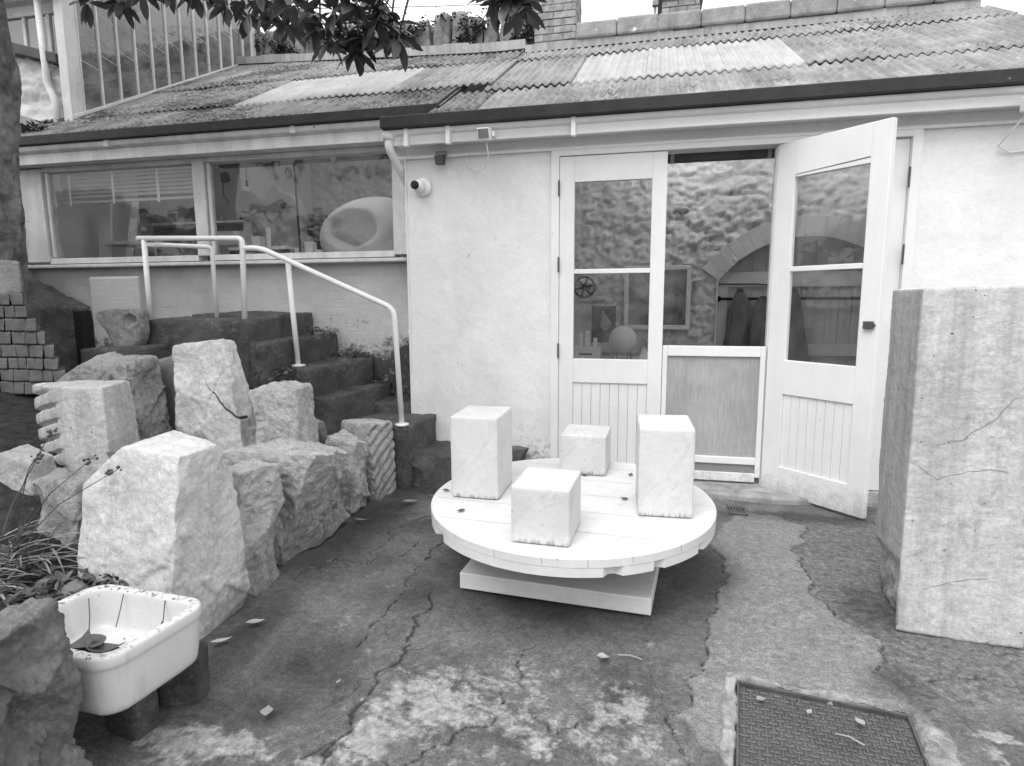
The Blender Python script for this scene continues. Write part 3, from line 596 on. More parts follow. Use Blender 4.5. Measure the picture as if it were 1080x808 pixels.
MB().lathe([(.032,0),(.034,.03),(.02,.032)],(-1.898,4.812,2.42),20,'y').build('lens',mt['lens'],L,True)

# ------------------------------------------------------------------ stones
def rock(name,mat,bot,top,n=(28,28,28),amp=.02,freq=3.,scoop=0.,sfreq=4.,saniso=(1,1,1),cuts=(),rib=None,fine=.006,rnd_edge=.25,seed=0.,parent=None,srot=0.,facets=None):
    """a block given by its 8 corners, edges knocked off, chipped by cut planes and conchoidal scoops"""
    bot=[Vector(p) for p in bot]; top=[Vector(p) for p in top]; cen=sum(bot+top,Vector())/8
    idx={}; V=[]; F=[]
    nx,ny,nz=n
    def P(u,v,w):
        b=bot[0]*(1-u)*(1-v)+bot[1]*u*(1-v)+bot[2]*u*v+bot[3]*(1-u)*v
        t=top[0]*(1-u)*(1-v)+top[1]*u*(1-v)+top[2]*u*v+top[3]*(1-u)*v
        return b*(1-w)+t*w
    ext=max((top[0]-bot[0]).length,.05); sx=max((bot[1]-bot[0]).length,(top[1]-top[0]).length); sy=max((bot[3]-bot[0]).length,(top[3]-top[0]).length)
    FC=[]; curv=1.
    if facets:
        cnt,dep,tl=facets[:3]; curv=facets[4] if len(facets)>4 else 3.2; rf=random.Random(int(seed*977)+5); faces=facets[3] if len(facets)>3 else 'uUvVW'
        for _ in range(cnt):
            fc=rf.choice(faces); a_,b_=rf.uniform(.04,.96),rf.uniform(.04,.96)
            U=dict(u=(0,a_,b_),U=(1,a_,b_),v=(a_,0,b_),V=(a_,1,b_),W=(a_,b_,1))[fc]; q_=P(*U)
            eps=.02; c_in=P(*[min(max(x,.0),1) if x not in (0,1) else (.12 if x==0 else .88) for x in U]); nn_=(q_-c_in).normalized()
            nn_=(nn_+Vector((rf.gauss(0,1),rf.gauss(0,1),rf.gauss(0,1)))*tl).normalized()
            FC.append((q_-nn_*dep*rf.uniform(.1,1),nn_))
    def vid(i,j,k):
        key=(i,j,k)
        if key in idx: return idx[key]
        u,v,w=i/nx,j/ny,k/nz; p=P(u,v,w)
        # outward direction, blended near edges
        a=[abs(u-.5)*2,abs(v-.5)*2,abs(w-.5)*2]
        ux=(P(1,v,w)-P(0,v,w)).normalized(); vy=(P(u,1,w)-P(u,0,w)).normalized(); wz=(P(u,v,1)-P(u,v,0)).normalized()
        o=ux*math.copysign(a[0]**10,u-.5)+vy*math.copysign(a[1]**10,v-.5)+wz*math.copysign(a[2]**10,w-.5)
        if o.length<1e-6: o=p-cen
        ol=o.length; o=o.normalized()
        # knock the edges off
        p=p-o*max(0,ol-1.0)*rnd_edge*.09
        q=p+Vector((seed*3.1,seed*1.7,seed*2.3))
        d=amp*fbm(q*freq,5)
        if scoop:
            qq=Matrix.Rotation(srot,3,'Y')@q; qq=Vector((qq.x*saniso[0],qq.y*saniso[1],qq.z*saniso[2]))*sfreq
            qq=qq+noise.noise_vector(qq*.9)*.35
            dd,pp=noise.voronoi(qq); pt=pp[0]; tv=noise.noise_vector(pt*5.7+Vector((3,1,8))); df=qq-pt
            d+=scoop*(.55*noise.noise(pt*9.1)+1.1*df.dot(tv)+.5*dd[0]**2-.15)
            q2=qq*2.7; d3,p3=noise.voronoi(q2); t3=noise.noise_vector(p3[0]*4.3+Vector((7,2,1))); d+=scoop*.30*(.6*noise.noise(p3[0]*7.7)+1.1*(q2-p3[0]).dot(t3)+.5*d3[0]**2)
            d+=scoop*.10*fbm(qq*6,4)
        if rib:
            ax,cnt,dep,side,tilt=rib; co=(u,v,w)[ax[0]]; on=(u if side[0]=='u' else v); edge=(1-on) if side[1]=='1' else on
            if edge<.12:
                s_=(w+tilt*((v if side[0]=='u' else u)-.5))*cnt+.15*noise.noise(q*5); fr_=s_-math.floor(s_)
                d-=dep*(1 if fr_<.28 else .25*(1-abs(fr_-.64)/.36)**0 *0)*(1-edge/.12)
                d-=dep*.25*abs(fr_-.6)*(1-edge/.12)
        d+=fine*fbm(q*26,3)
        for c_,nn_ in FC:
            h=(p-c_).dot(nn_)
            if h>-.2:
                w_=p-c_; r_2=max(0,w_.length_squared-h*h); h-=curv*r_2+.004*noise.noise(q*14)
                if h>0: p=p-nn_*min(h,.12)
        p=p+o*d
        for c_,nn_ in cuts:
            c_=Vector(c_); nn_=Vector(nn_).normalized(); h=(p-c_).dot(nn_)
            if h>0: p=p-nn_*h*(.93+.07*noise.noise(q*9))
        V.append(p); idx[key]=len(V)-1; return len(V)-1
    for i in range(nx):
        for j in range(ny):
            F.append((vid(i,j,0),vid(i,j+1,0),vid(i+1,j+1,0),vid(i+1,j,0))); F.append((vid(i,j,nz),vid(i+1,j,nz),vid(i+1,j+1,nz),vid(i,j+1,nz)))
    for i in range(nx):
        for k in range(nz):
            F.append((vid(i,0,k),vid(i+1,0,k),vid(i+1,0,k+1),vid(i,0,k+1))); F.append((vid(i,ny,k),vid(i,ny,k+1),vid(i+1,ny,k+1),vid(i+1,ny,k)))
    for j in range(ny):
        for k in range(nz):
            F.append((vid(0,j,k),vid(0,j,k+1),vid(0,j+1,k+1),vid(0,j+1,k))); F.append((vid(nx,j,k),vid(nx,j+1,k),vid(nx,j+1,k+1),vid(nx,j,k+1)))
    m=MB(); m.v=[tuple(p) for p in V]; m.f=F
    return m.build(name,mat,parent,True)
def stone(name,label,mat,bot,top,group=None,cat='stone block',**k):
    o=rock(name,mat,bot,top,**k); tag(o,label,cat,group); return o
GF='rough marble blocks in the front row'; GB='rough stones in the back row of the bed'
# front row, near to far
stone('marble_boulder','big pale marble boulder with a smooth right face, behind the white sink',mt['marble_c'],
 [(-1.95,1.98,-.03),(-1.885,2.46,-.03),(-2.5,2.66,.0),(-2.60,2.12,.0)],[(-1.865,2.06,.868),(-1.935,2.44,.84),(-2.38,2.56,.88),(-2.46,2.16,.875)],GF,'boulder',
 n=(56,60,80),amp=.008,freq=2.6,fine=.003,seed=1,rnd_edge=.2,scoop=.016,sfreq=2.6,facets=(9,.014,.12,'uvV',2.2),cuts=[((-1.88,2.28,.865),(.3,.3,1)),((-1.90,2.37,.77),(.45,1,.6)),((-2.23,2.12,.865),(-.75,-.1,1)),((-1.86,2.3,.12),(1,.1,-.55)),((-2.0,2.0,.1),(.3,-1,-.5))])
stone('marble_slab','narrow upright marble slab with a chipped face wedged beside the big pale boulder',mt['marble'],
 [(-1.90,2.47,-.03),(-1.96,2.84,-.03),(-2.25,2.84,-.03),(-2.25,2.50,-.03)],[(-1.955,2.53,.645),(-1.86,2.78,.635),(-2.1,2.85,.63),(-2.15,2.55,.66)],GF,'stone slab',
 n=(44,44,80),amp=.006,scoop=.022,facets=(18,.04,.3,'vvU',2.0),sfreq=4.5,saniso=(1,1.2,.6),seed=2,fine=.009,srot=.5,cuts=[((-1.9,2.8,.2),(1,.9,-.3))])
stone('marble_boulder','long rough marble boulder with a scalloped quarried face, longest stone of the front row',mt['marble'],
 [(-1.98,2.86,.0),(-1.90,3.62,.05),(-2.5,3.66,-.02),(-2.55,2.9,-.02)],[(-1.75,2.90,.668),(-1.78,3.54,.50),(-2.33,3.56,.60),(-2.38,2.92,.648)],GF,'boulder',
 n=(100,54,80),amp=.006,freq=3,scoop=.026,sfreq=3.2,facets=(34,.06,.30,'vvvvUu',2.0),saniso=(1,1.15,.75),seed=3,fine=.011,srot=.6,cuts=[((-1.85,3.5,.40),(.4,1,.3)),((-1.85,3.2,.05),(1,0,-1.2))])
stone('marble_boulder','twisted ridged marble boulder between the long scalloped boulder and the grooved block',mt['marble'],
 [(-1.95,3.70,.03),(-1.93,4.02,.0),(-2.35,4.02,-.02),(-2.35,3.72,-.02)],[(-1.96,3.76,.53),(-1.90,3.95,.42),(-2.18,3.98,.56),(-2.2,3.74,.56)],GF,'boulder',
 n=(50,44,70),amp=.005,scoop=.022,facets=(18,.045,.3,'vvUu',2.0),sfreq=4.5,saniso=(1,1.3,.45),seed=4,fine=.008,srot=-.4,cuts=[((-1.93,3.95,.38),(.9,1,.4)),((-1.95,3.8,.05),(1,-.3,-.9))])
stone('grooved_marble_block','squared marble block with slanting grooves sawn down its side, at the foot of the steps',mt['marble'],
 [(-1.965,4.05,-.02),(-1.945,4.375,-.02),(-2.27,4.40,-.02),(-2.27,4.10,-.02)],[(-2.02,4.05,.585),(-1.955,4.375,.555),(-2.2,4.38,.57),(-2.275,4.10,.60)],GF,
 n=(44,34,100),amp=.006,rib=((2,),7,.055,'v0',-.32),seed=5,fine=.004)
# back row
stone('tall_stone_slab','tall leaning marble slab with a black crack across its face, tallest stone of the back row',mt['marble_c'],
 [(-3.20,3.48,.2),(-2.55,3.46,.2),(-2.58,3.72,.2),(-3.2,3.74,.2)],[(-3.255,3.58,1.19),(-2.83,3.58,1.24),(-2.84,3.72,1.22),(-3.22,3.74,1.18)],GB,'stone slab',
 n=(70,20,100),amp=.005,freq=3,scoop=.014,sfreq=2.4,facets=(9,.022,.12,'vvuU',1.6),seed=6,fine=.006,cuts=[((-2.72,3.6,1.12),(1,0,.33)),((-3.1,3.48,.66),(-.25,-1,-.35))])
stone('marble_boulder','pale square-topped marble stone to the right of the tall leaning slab',mt['marble'],
 [(-2.66,3.42,.2),(-2.17,3.40,.2),(-2.17,3.72,.2),(-2.64,3.74,.2)],[(-2.60,3.48,.91),(-2.225,3.46,.93),(-2.24,3.68,.93),(-2.56,3.72,.95)],GB,'boulder',
 n=(54,36,64),amp=.006,scoop=.025,facets=(14,.025,.22,'uUvV',2.2),sfreq=4,seed=7,fine=.007,cuts=[((-2.56,3.47,.93),(-1,-.2,.9)),((-2.23,3.5,.93),(1,-.1,1))])
stone('slate_slab','thin dark slate slab standing behind the tall leaning slab',mt['slate'],
 [(-3.52,3.72,.2),(-3.2,3.72,.2),(-3.2,3.82,.2),(-3.52,3.82,.2)],[(-3.62,3.75,1.045),(-3.36,3.75,1.12),(-3.36,3.83,1.12),(-3.62,3.83,1.045)],GB,'stone slab',n=(16,6,40),amp=.012,seed=8,fine=.004)
stone('weathered_boulder','weathered grey boulder with a pitted broken face behind the grooved upright block',mt['marble_b'],
 [(-3.97,3.30,.25),(-3.24,3.30,.25),(-3.3,3.66,.25),(-3.97,3.75,.25)],[(-4.02,3.38,1.06),(-3.44,3.36,1.08),(-3.44,3.66,1.11),(-3.95,3.75,1.12)],GB,'boulder',
 n=(80,40,80),amp=.012,freq=2.6,scoop=.035,facets=(22,.045,.3,'uUvvV',2.2),sfreq=3.2,seed=9,fine=.012,cuts=[((-3.4,3.4,1.04),(.8,-.2,1)),((-3.9,3.4,1.03),(-.6,-.4,1))])
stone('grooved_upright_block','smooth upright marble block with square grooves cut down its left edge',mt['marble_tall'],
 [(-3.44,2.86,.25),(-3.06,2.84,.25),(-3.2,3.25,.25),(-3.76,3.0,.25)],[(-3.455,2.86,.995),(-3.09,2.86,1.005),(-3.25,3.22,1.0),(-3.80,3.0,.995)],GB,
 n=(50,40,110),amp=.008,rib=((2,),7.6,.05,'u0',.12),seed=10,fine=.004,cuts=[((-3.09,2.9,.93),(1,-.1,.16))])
stone('marble_fragment','pale angular marble fragment tilted against the grooved upright block',mt['marble_b'],
 [(-3.15,2.38,.25),(-2.66,2.28,.22),(-2.66,2.5,.2),(-3.1,2.6,.2)],[(-3.2,2.44,.60),(-2.80,2.36,.60),(-2.80,2.55,.56),(-3.02,2.62,.64)],GB,'boulder',
 n=(54,36,44),amp=.006,scoop=.02,facets=(18,.04,.3),sfreq=3.5,seed=11,fine=.008,cuts=[((-3.08,2.5,.70),(-.5,-.2,1)),((-2.85,2.4,.66),(.8,-.2,1)),((-2.75,2.34,.3),(.4,-1,-.6))])
stone('flat_topped_boulder','low flat-topped marble block peeping out behind the big pale boulder',mt['marble_b'],
 [(-2.98,2.62,.2),(-2.5,2.62,.2),(-2.5,2.95,.2),(-2.98,2.95,.2)],[(-2.97,2.68,.66),(-2.55,2.68,.725),(-2.58,2.95,.74),(-2.9,2.97,.70)],GB,'boulder',n=(44,30,44),amp=.006,scoop=.018,facets=(14,.04,.3),sfreq=4,seed=12,fine=.007)
stone('stone_shard','small triangular grey stone shard in front of the dark steps',mt['marble_grey'],
 [(-2.46,3.92,.15),(-2.24,3.92,.15),(-2.24,4.04,.15),(-2.46,4.04,.15)],[(-2.41,3.95,.62),(-2.36,3.95,.60),(-2.36,4.02,.60),(-2.41,4.02,.62)],GB,'stone',n=(14,10,24),amp=.012,seed=13,fine=.004,rnd_edge=.1)
stone('marble_fragment','small white stone at the left end of the bed beside the dry grass',mt['marble'],
 [(-3.62,2.55,.25),(-3.33,2.55,.25),(-3.33,2.8,.25),(-3.62,2.8,.25)],[(-3.58,2.6,.66),(-3.36,2.6,.62),(-3.38,2.78,.62),(-3.58,2.78,.67)],GB,'stone',n=(18,16,20),amp=.01,scoop=.015,facets=None,seed=14)
stone('granite_boulder','rough dark granite rock in the near left corner in front of the sink',mt['granite'],
 [(-1.52,.80,-.05),(-1.62,1.38,-.05),(-2.6,1.38,.0),(-2.6,.7,-.05)],[(-1.52,.92,.54),(-1.64,1.30,.68),(-2.3,1.34,.74),(-2.5,.9,.72)],None,'boulder',
 n=(80,80,80),amp=.012,freq=3,scoop=.03,facets=(40,.045,.3,'vvUUUW'),sfreq=4,seed=15,fine=.014,cuts=[((-1.58,1.25,.58),(1,.15,.5))])
# small rubble along the bed
for i,(x,y,s) in enumerate([(-2.35,1.95,.06),(-2.55,2.0,.05),(-2.2,2.02,.045),(-3.0,2.1,.07),(-2.75,1.75,.05)]):
    z=SOIL(x,y)
    stone('bed_stone',['small round stone in the soil behind the sink','flat pebble in the soil near the dry grass','smallest pebble between sink and big pale boulder','fist-sized stone in the soil left of the sink','pebble at the foot of the dry grass'][i],mt['marble_grey'],
     [(x-s,y-s,z-.02),(x+s,y-s,z-.02),(x+s,y+s,z-.02),(x-s,y+s,z-.02)],[(x-s*.7,y-s*.7,z+s),(x+s*.8,y-s*.6,z+s*.8),(x+s*.7,y+s*.7,z+s),(x-s*.7,y+s*.6,z+s*1.1)],'small stones in the bed','stone',n=(8,8,8),amp=.02,freq=9,fine=.003,rnd_edge=.8,seed=30+i)
SL=bpy.data.objects['tall_stone_slab']
from mathutils.bvhtree import BVHTree
bv=BVHTree.FromPolygons([v.co[:] for v in SL.data.vertices],[p.vertices[:] for p in SL.data.polygons])
pl_=[(-3.10,1.09),(-3.03,1.02),(-2.97,.955),(-2.94,.90),(-2.89,.858),(-2.84,.80),(-2.79,.76),(-2.73,.725),(-2.69,.70)]; cp=[]
for (a_,b_),(c_,d_) in zip(pl_[:-1],pl_[1:]):
    for q_ in range(4):
        x=a_+(c_-a_)*q_/4; z=b_+(d_-b_)*q_/4+.008*noise.noise(Vector((x*20,z*20 if cp else 0,3))); hit=bv.ray_cast(Vector((x,2.9,z)),Vector((0,1,0)))
        if hit[0]: cp.append(hit[0]+Vector((0,.004,0)))
MB().tube(cp,[.002+.010*i_/len(cp) for i_ in range(len(cp))],6).build('fissure',mt['dark_grey'],SL,True)
# abstract stone on its slab, black post
CS=stone('carved_stone','carved grey stone with one round hollow standing on a dark slab under the window',mt['marble_grey'],
 [(-4.42,4.04,1.125),(-3.95,4.04,1.125),(-3.95,4.19,1.125),(-4.42,4.19,1.125)],[(-4.42,4.04,1.435),(-3.95,4.04,1.435),(-3.95,4.19,1.435),(-4.42,4.19,1.435)],None,'carving',
 n=(60,20,50),amp=.008,fine=.004,rnd_edge=.5,seed=16)
for v in CS.data.vertices:
    t_=(v.co.x+4.42)/.47; zn=min(1,max(0,(v.co.z-1.125)/.31)); Lx=float(np.interp(zn,[0,.06,.2,.45,.65,.8,.93,1],[-4.21,-4.25,-4.275,-4.32,-4.385,-4.41,-4.385,-4.32])); Rx=float(np.interp(zn,[0,.06,.2,.4,.85,.95,1],[-4.06,-4.01,-3.975,-3.955,-3.955,-3.97,-4.01])); v.co.x=Lx+(Rx-Lx)*t_
    yc=4.115; v.co.y=yc+(v.co.y-yc)*(1-.55*abs(2*t_-1)**4)
def dish(o,c,r,dep,ax=Vector((0,1,0))):
    c=Vector(c)
    for v in o.data.vertices:
        d=(Vector((v.co.x,0,v.co.z))-Vector((c.x,0,c.z))).length
        if d<r and v.co.y<c.y: v.co+=ax*dep*(1-(d/r)**2)**.7
dish(CS,(-4.045,4.115,1.345),.055,.05)
stone('dark_slab','dark flat slab carrying the carved grey stone',mt['step'],[(-4.5,3.98,.45),(-3.83,3.98,.45),(-3.83,4.4,.45),(-4.5,4.4,.45)],[(-4.5,3.98,1.12),(-3.83,3.98,1.155),(-3.83,4.4,1.15),(-4.5,4.4,1.12)],None,'stone slab',n=(24,14,20),amp=.01,seed=17)
m=MB(); m.box(-4.85,-4.75,4.27,4.37,.3,1.42); tag(m.build('timber_post',mt['dark'],None,False,.01),'short square black timber post against the painted brick pier','post')
# tall marble block on the right
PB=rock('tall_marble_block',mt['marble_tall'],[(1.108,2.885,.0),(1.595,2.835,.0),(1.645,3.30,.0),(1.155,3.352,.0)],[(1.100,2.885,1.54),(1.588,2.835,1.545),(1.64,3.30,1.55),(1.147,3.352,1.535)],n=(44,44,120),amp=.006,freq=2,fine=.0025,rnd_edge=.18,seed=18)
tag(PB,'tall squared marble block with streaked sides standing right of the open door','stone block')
for v in PB.data.vertices:   # hacked, undercut foot of the left face
    if v.co.z<.42 and v.co.x<1.2 and v.co.y>2.90:
        lim=.33-.05*(v.co.y-2.89)/.46+.02*noise.noise(Vector((v.co.y*20,1,2)))
        k=max(0,min(1,(lim-v.co.z)/.04)); d=noise.voronoi(Vector((v.co.y*16,v.co.z*9,3)))[0][0]
        v.co.x+=k*(.006+.05*d)+k*max(0,.2-v.co.z)*.1
PB.data.materials.append(mt['marble'])
for p_ in PB.data.polygons:
    c_=p_.center
    if p_.normal.x<-.3 and c_.z<.33-.05*(c_.y-2.89)/.46: p_.material_index=1
from mathutils.bvhtree import BVHTree
def crackline(parent,pts,w,name='crack_line',mat=None,off=.003):
    """a fissure: a thin dark groove strip that hugs the stone"""
    m=MB(); m.tube(pts,[w*(.35+.65*math.sin(math.pi*(i+.7)/(len(pts)+.4))) for i in range(len(pts))],6); return m.build(name,mat or mt['dark'],parent,True)
def on_front(pts):
    out=[]
    for (a,b),(c,d) in zip(pts[:-1],pts[1:]):
        for i in range(7):
            t_=i/7; x=a+(c-a)*t_; z=b+(d-b)*t_; x+=.012*noise.noise(Vector((x*14,z*14,1))); z+=.016*noise.noise(Vector((x*14,z*14,7)))
            out.append((x,2.885-(x-1.104)*.1025-.0005,z))
    return out
cm=mk('fissure in marble',.14,.30,20,bstr=0)
crackline(PB,on_front([(1.12,.79),(1.22,.72),(1.33,.77),(1.45,.78),(1.47,.77)]),.0013,mat=cm)
crackline(PB,on_front([(1.20,.88),(1.30,.90),(1.40,1.0),(1.46,1.09),(1.58,1.12)]),.0013,mat=cm)
crackline(PB,on_front([(1.2,.22),(1.33,.28),(1.45,.31),(1.59,.37)]),.0013,mat=cm)

# ------------------------------------------------------------------ steps and handrail
T=empty('stone_steps',(-2.5,4.8,0),'worn dark granite steps climbing left along the studio wall','steps')
def stp(bot,z0,z1,n,seed,name='step'):
    rock(name,mt['step'],[(x,y,z0) for x,y in bot],[(x,y,z1+dz) for (x,y),dz in zip(bot,(0,0,.012,.012))],n=n,amp=.014,freq=5,fine=.006,facets=(8,.012,.2,'uvUW',3.),rnd_edge=.16,seed=seed,parent=T)
stp([(-1.87,4.46),(-1.55,4.45),(-.93,4.86),(-1.86,4.93)],-.04,.268,(30,24,16),41)
stp([(-2.42,4.42),(-1.86,4.40),(-1.80,4.925),(-2.42,4.92)],-.04,.50,(26,22,22),42)
stp([(-2.64,4.33),(-2.44,4.31),(-2.34,5.22),(-2.64,5.22)],-.04,.73,(16,34,28),43)
stp([(-2.92,4.30),(-2.63,4.28),(-2.52,5.22),(-2.92,5.22)],.0,.955,(16,34,30),44)
stp([(-3.15,4.25),(-2.88,4.02),(-2.88,5.22),(-3.15,5.22)],.2,1.172,(16,40,30),45)
stp([(-2.45,4.90),(-2.02,4.905),(-2.04,5.22),(-2.45,5.22)],-.04,.60,(16,14,20),48)
stp([(-4.10,4.20),(-3.08,4.20),(-3.08,4.66),(-4.10,4.66)],.55,1.345,(40,18,26),46,'landing')
stp([(-4.0,4.67),(-3.13,4.67),(-3.13,5.22),(-4.0,5.22)],.55,1.375,(30,20,20),47,'landing')
H=empty('handrail',(-3,4.4,.5),'white tubular steel handrail stepping down beside the dark granite steps','handrail')
r=.021
def bend(pts,rad=.05,n=6):
    pts=[Vector(p) for p in pts]; out=[pts[0]]
    for a,b,c in zip(pts[:-2],pts[1:-1],pts[2:]):
        d1=(a-b).normalized(); d2_=(c-b).normalized(); A=b+d1*rad; Bq=b+d2_*rad
        for i in range(n+1):
            t_=i/n; out.append(A*(1-t_)**2+b*2*t_*(1-t_)+Bq*t_**2)
    out.append(pts[-1]); return out
MB().tube(bend([(-4.115,4.27,2.005),(-3.14,4.27,1.98),(-3.165,4.27,1.34)],.045),r,14).build('top_rail',mt['rail'],H,True)
MB().tube(bend([(-3.155,4.27,1.905),(-3.0,4.29,1.905),(-1.965,4.45,1.43),(-1.925,4.45,.50)],.07),r,14).build('sloping_rail',mt['rail'],H,True)
MB().tube([(-4.055,4.27,1.33),(-4.055,4.27,1.99)],r,14).build('post',mt['rail'],H,True)
MB().tube(bend([(-4.055,4.27,1.955),(-3.70,4.62,1.955),(-3.70,4.62,1.33)],.045),r*.9,14).build('post',mt['rail'],H,True)
MB().tube([(-2.835,4.47,.94),(-2.835,4.40,1.80)],r,14).build('post',mt['rail'],H,True)
for x,y,z in ((-1.925,4.45,.50),(-2.835,4.47,.955)): MB().lathe([(.055,0),(.055,.014),(.03,.018)],(x,y,z+.002),20).build('base_plate',mt['rail'],H,True)

# ------------------------------------------------------------------ revolving table
TX,TY,TZ=-.415,3.265,.4; tilt=math.atan(.025)
tab=empty('revolving_table',(0,0,0),'round white slatted turntable on a low square white base in the courtyard','table')
a=R(-4.2); cu,su=math.cos(a),math.sin(a)
def loc(x,y): return (x*cu-y*su,x*su+y*cu)
m=MB(); q=[loc(*p) for p in ((-.485,-.475),(.485,-.475),(.50,.49),(-.485,.49))]
m.hexa([(x,y,-.375) for x,y in q]+[(x,y,-.288) for x,y in q]); m.build('base_slab',mt['table'],tab,False,.006)
m=MB(); m.obox((0,0),loc(1,0),.40,loc(0,1),.40,-.395,-.376); m.build('shadow_gap_foot',mt['dark_grey'],tab)  # recessed dark foot, its colour stands in for the shadow line under the slab
MB().lathe([(.36,-.286),(.36,-.14)],(0.02,0,0),48).build('turntable_ring',mt['dark'],tab,True)
m=MB(); m.obox(loc(-.16,-.44),loc(1,0),.09,loc(0,1),.08,-.145,-.112); m.obox(loc(.2,.42),loc(1,0),.09,loc(0,1),.08,-.145,-.112); m.build('cross_batten',mt['table'],tab,False,.004)
# disc of boards: an upper and a lower layer with notches at the lower rim
def disc(R0,z0,z1,notch,name,seamdir):
    m=MB(); n=160; ring=[]
    for k in range(n):
        a_=2*math.pi*k/n; rr=R0
        for na,nw in notch:
            if abs(((a_-na+math.pi)%(2*math.pi))-math.pi)<nw: rr=R0-.03
        ring.append((rr*math.cos(a_),rr*math.sin(a_)))
    # rim wall
    A=[(x,y,z0) for x,y in ring]; Bq=[(x,y,z1-.004) for x,y in ring]; Cq=[(x*.995,y*.995,z1) for x,y in ring]
    m.add(A+Bq+Cq,[tuple(range(n))[::-1]]+[(i,(i+1)%n,n+(i+1)%n,n+i) for i in range(n)]+[(n+i,n+(i+1)%n,2*n+(i+1)%n,2*n+i) for i in range(n)]+[tuple(range(2*n,3*n))])
    return m.build(name,mt['table'],tab)
RR=.775
disc(RR,-.042,0,[],'tabletop',0)
disc(RR-.002,-.088,-.043,[(R(218),.05),(R(292),.035),(R(308),.02),(R(330),.016),(R(20),.03),(R(90),.04),(R(150),.03)],'lower_boards',0)
m=MB()
for k in range(-2,3):   # joints between the boards
    y=k*.26+.06; w=math.sqrt(max(0,.76**2-y*y)); c0=loc(-w,y);c1=loc(w,y)
    d_=Vector((-(c1[1]-c0[1]),c1[0]-c0[0],0)).normalized()*.0011
    m.add([(c0[0]-d_.x,c0[1]-d_.y,.0012),(c1[0]-d_.x,c1[1]-d_.y,.0012),(c1[0]+d_.x,c1[1]+d_.y,.0012),(c0[0]+d_.x,c0[1]+d_.y,.0012)],[(0,1,2,3)])
m.build('board_joint',mt['mid_grey'],tab)
m=MB()
for k,a_ in enumerate((200,216,232,251,268,283,298,318,336)): 
    x,y=(RR+.0008)*math.cos(R(a_)),(RR+.0008)*math.sin(R(a_)); tx,ty=-math.sin(R(a_))*.0012,math.cos(R(a_))*.0012
    zt=-.005 if k%3 else -.003; zb=-.04 if k%2 else -.030
    m.add([(x-tx,y-ty,zb),(x+tx,y+ty,zb),(x+tx,y+ty,zt),(x-tx,y-ty,zt)],[(0,1,2,3)])
m.build('rim_crack',mt['mid_grey'],tab)
TM=Matrix.Translation((TX,TY,TZ))@Matrix.Rotation(tilt,4,'X')
tab.matrix_world=TM
def tblock(x,y,w,d,h,rot,label,seed):
    hw,hd=w/2,d/2
    o=rock('marble_block',mt['block_face'],[(-hw,-hd,0),(hw,-hd,0),(hw,hd,0),(-hw,hd,0)],[(-hw,-hd,h),(hw,-hd,h),(hw,hd,h),(-hw,hd,h)],n=(40,40,56),amp=.0022,freq=5,fine=.0010,rnd_edge=.11,seed=seed)
    o.matrix_world=TM@Matrix.Translation((x-TX,y-TY,.002))@Matrix.Rotation(R(rot),4,'Z')
    tag(o,label,'marble block','marble blocks on the round white table'); return o
tblock(-.93,3.30,.272,.34,.462,-1,'tall upright marble block at the left of the round white table, nearest the dark steps',51)
tblock(-.462,2.762,.275,.315,.270,-3,'low marble cube at the front of the round white table',52)
tblock(-.388,3.825,.287,.31,.250,-2,'low marble cube at the back of the round white table, before the boarded door',53)
tblock(.083,3.235,.275,.36,.46,3,'tall upright marble block at the right of the round white table, with diagonal grey veins',54)

# ------------------------------------------------------------------ sink on bricks
K=empty('stone_sink',(0,0,0),'white glazed butler sink with a chipped dirty rim, propped on dark bricks','sink')
def rrect(w,d,rad,n=6):
    p=[]
    for cx,cy,a0_ in ((w/2-rad,d/2-rad,0),(-w/2+rad,d/2-rad,90),(-w/2+rad,-d/2+rad,180),(w/2-rad,-d/2+rad,270)):
        for i in range(n+1): a_=R(a0_+90*i/n); p.append((cx+rad*math.cos(a_),cy+rad*math.sin(a_)))
    return p
loops=[(.49,.35,.05,.198),(.52,.375,.06,.212),(.545,.40,.06,.36),(.550,.405,.06,.374),(.560,.415,.062,.380),(.560,.415,.062,.408),(.552,.407,.06,.417),(.535,.39,.056,.42),(.485,.34,.045,.418),(.475,.33,.042,.408),(.462,.317,.05,.29),(.44,.295,.06,.268),(.36,.22,.06,.262)]
m=MB(); L0=None; nn=28
for w,d,rad,z in loops: m.v+=[(x,y,z) for x,y in rrect(w,d,min(rad*1.35,w/2.01,d/2.01))]
for i in range(len(loops)-1): m.f+=[(i*nn+k,i*nn+(k+1)%nn,(i+1)*nn+(k+1)%nn,(i+1)*nn+k) for k in range(nn)]
m.f+=[tuple(range(nn))[::-1],tuple(range((len(loops)-1)*nn,len(loops)*nn))]
o=m.build('sink_basin',mt['ceramic'],K,True); sm_=o.modifiers.new('s','SUBSURF'); sm_.levels=1; sm_.render_levels=2
tw=MB()
for i in range(26):
    x,y=rnd.uniform(-.2,.2),rnd.uniform(-.14,.14); a_=rnd.uniform(0,6.3); l=rnd.uniform(.008,.03); tw.tube([(x,y,.268),(x+l*math.cos(a_),y+l*math.sin(a_),.271)],.0018,5)
for x0,y0,a_ in ((-.1,.16,-70),(-.2,.1,-40),(.1,.165,-60),(.22,.05,200)):
    tw.tube([(x0,y0,.41),(x0+.03*math.cos(R(a_)),y0+.03*math.sin(R(a_)),.36),(x0+.05*math.cos(R(a_)),y0+.06*math.sin(R(a_)),.31)],.002,5)
tw.build('twig_litter',mt['brown_leaf'],K)
KM=Matrix.Translation((-1.815,1.60,.0))@Matrix.Rotation(R(-6),4,'Z')@Matrix.Rotation(R(-1.5),4,'Y')
K.matrix_world=KM
DL=MB()
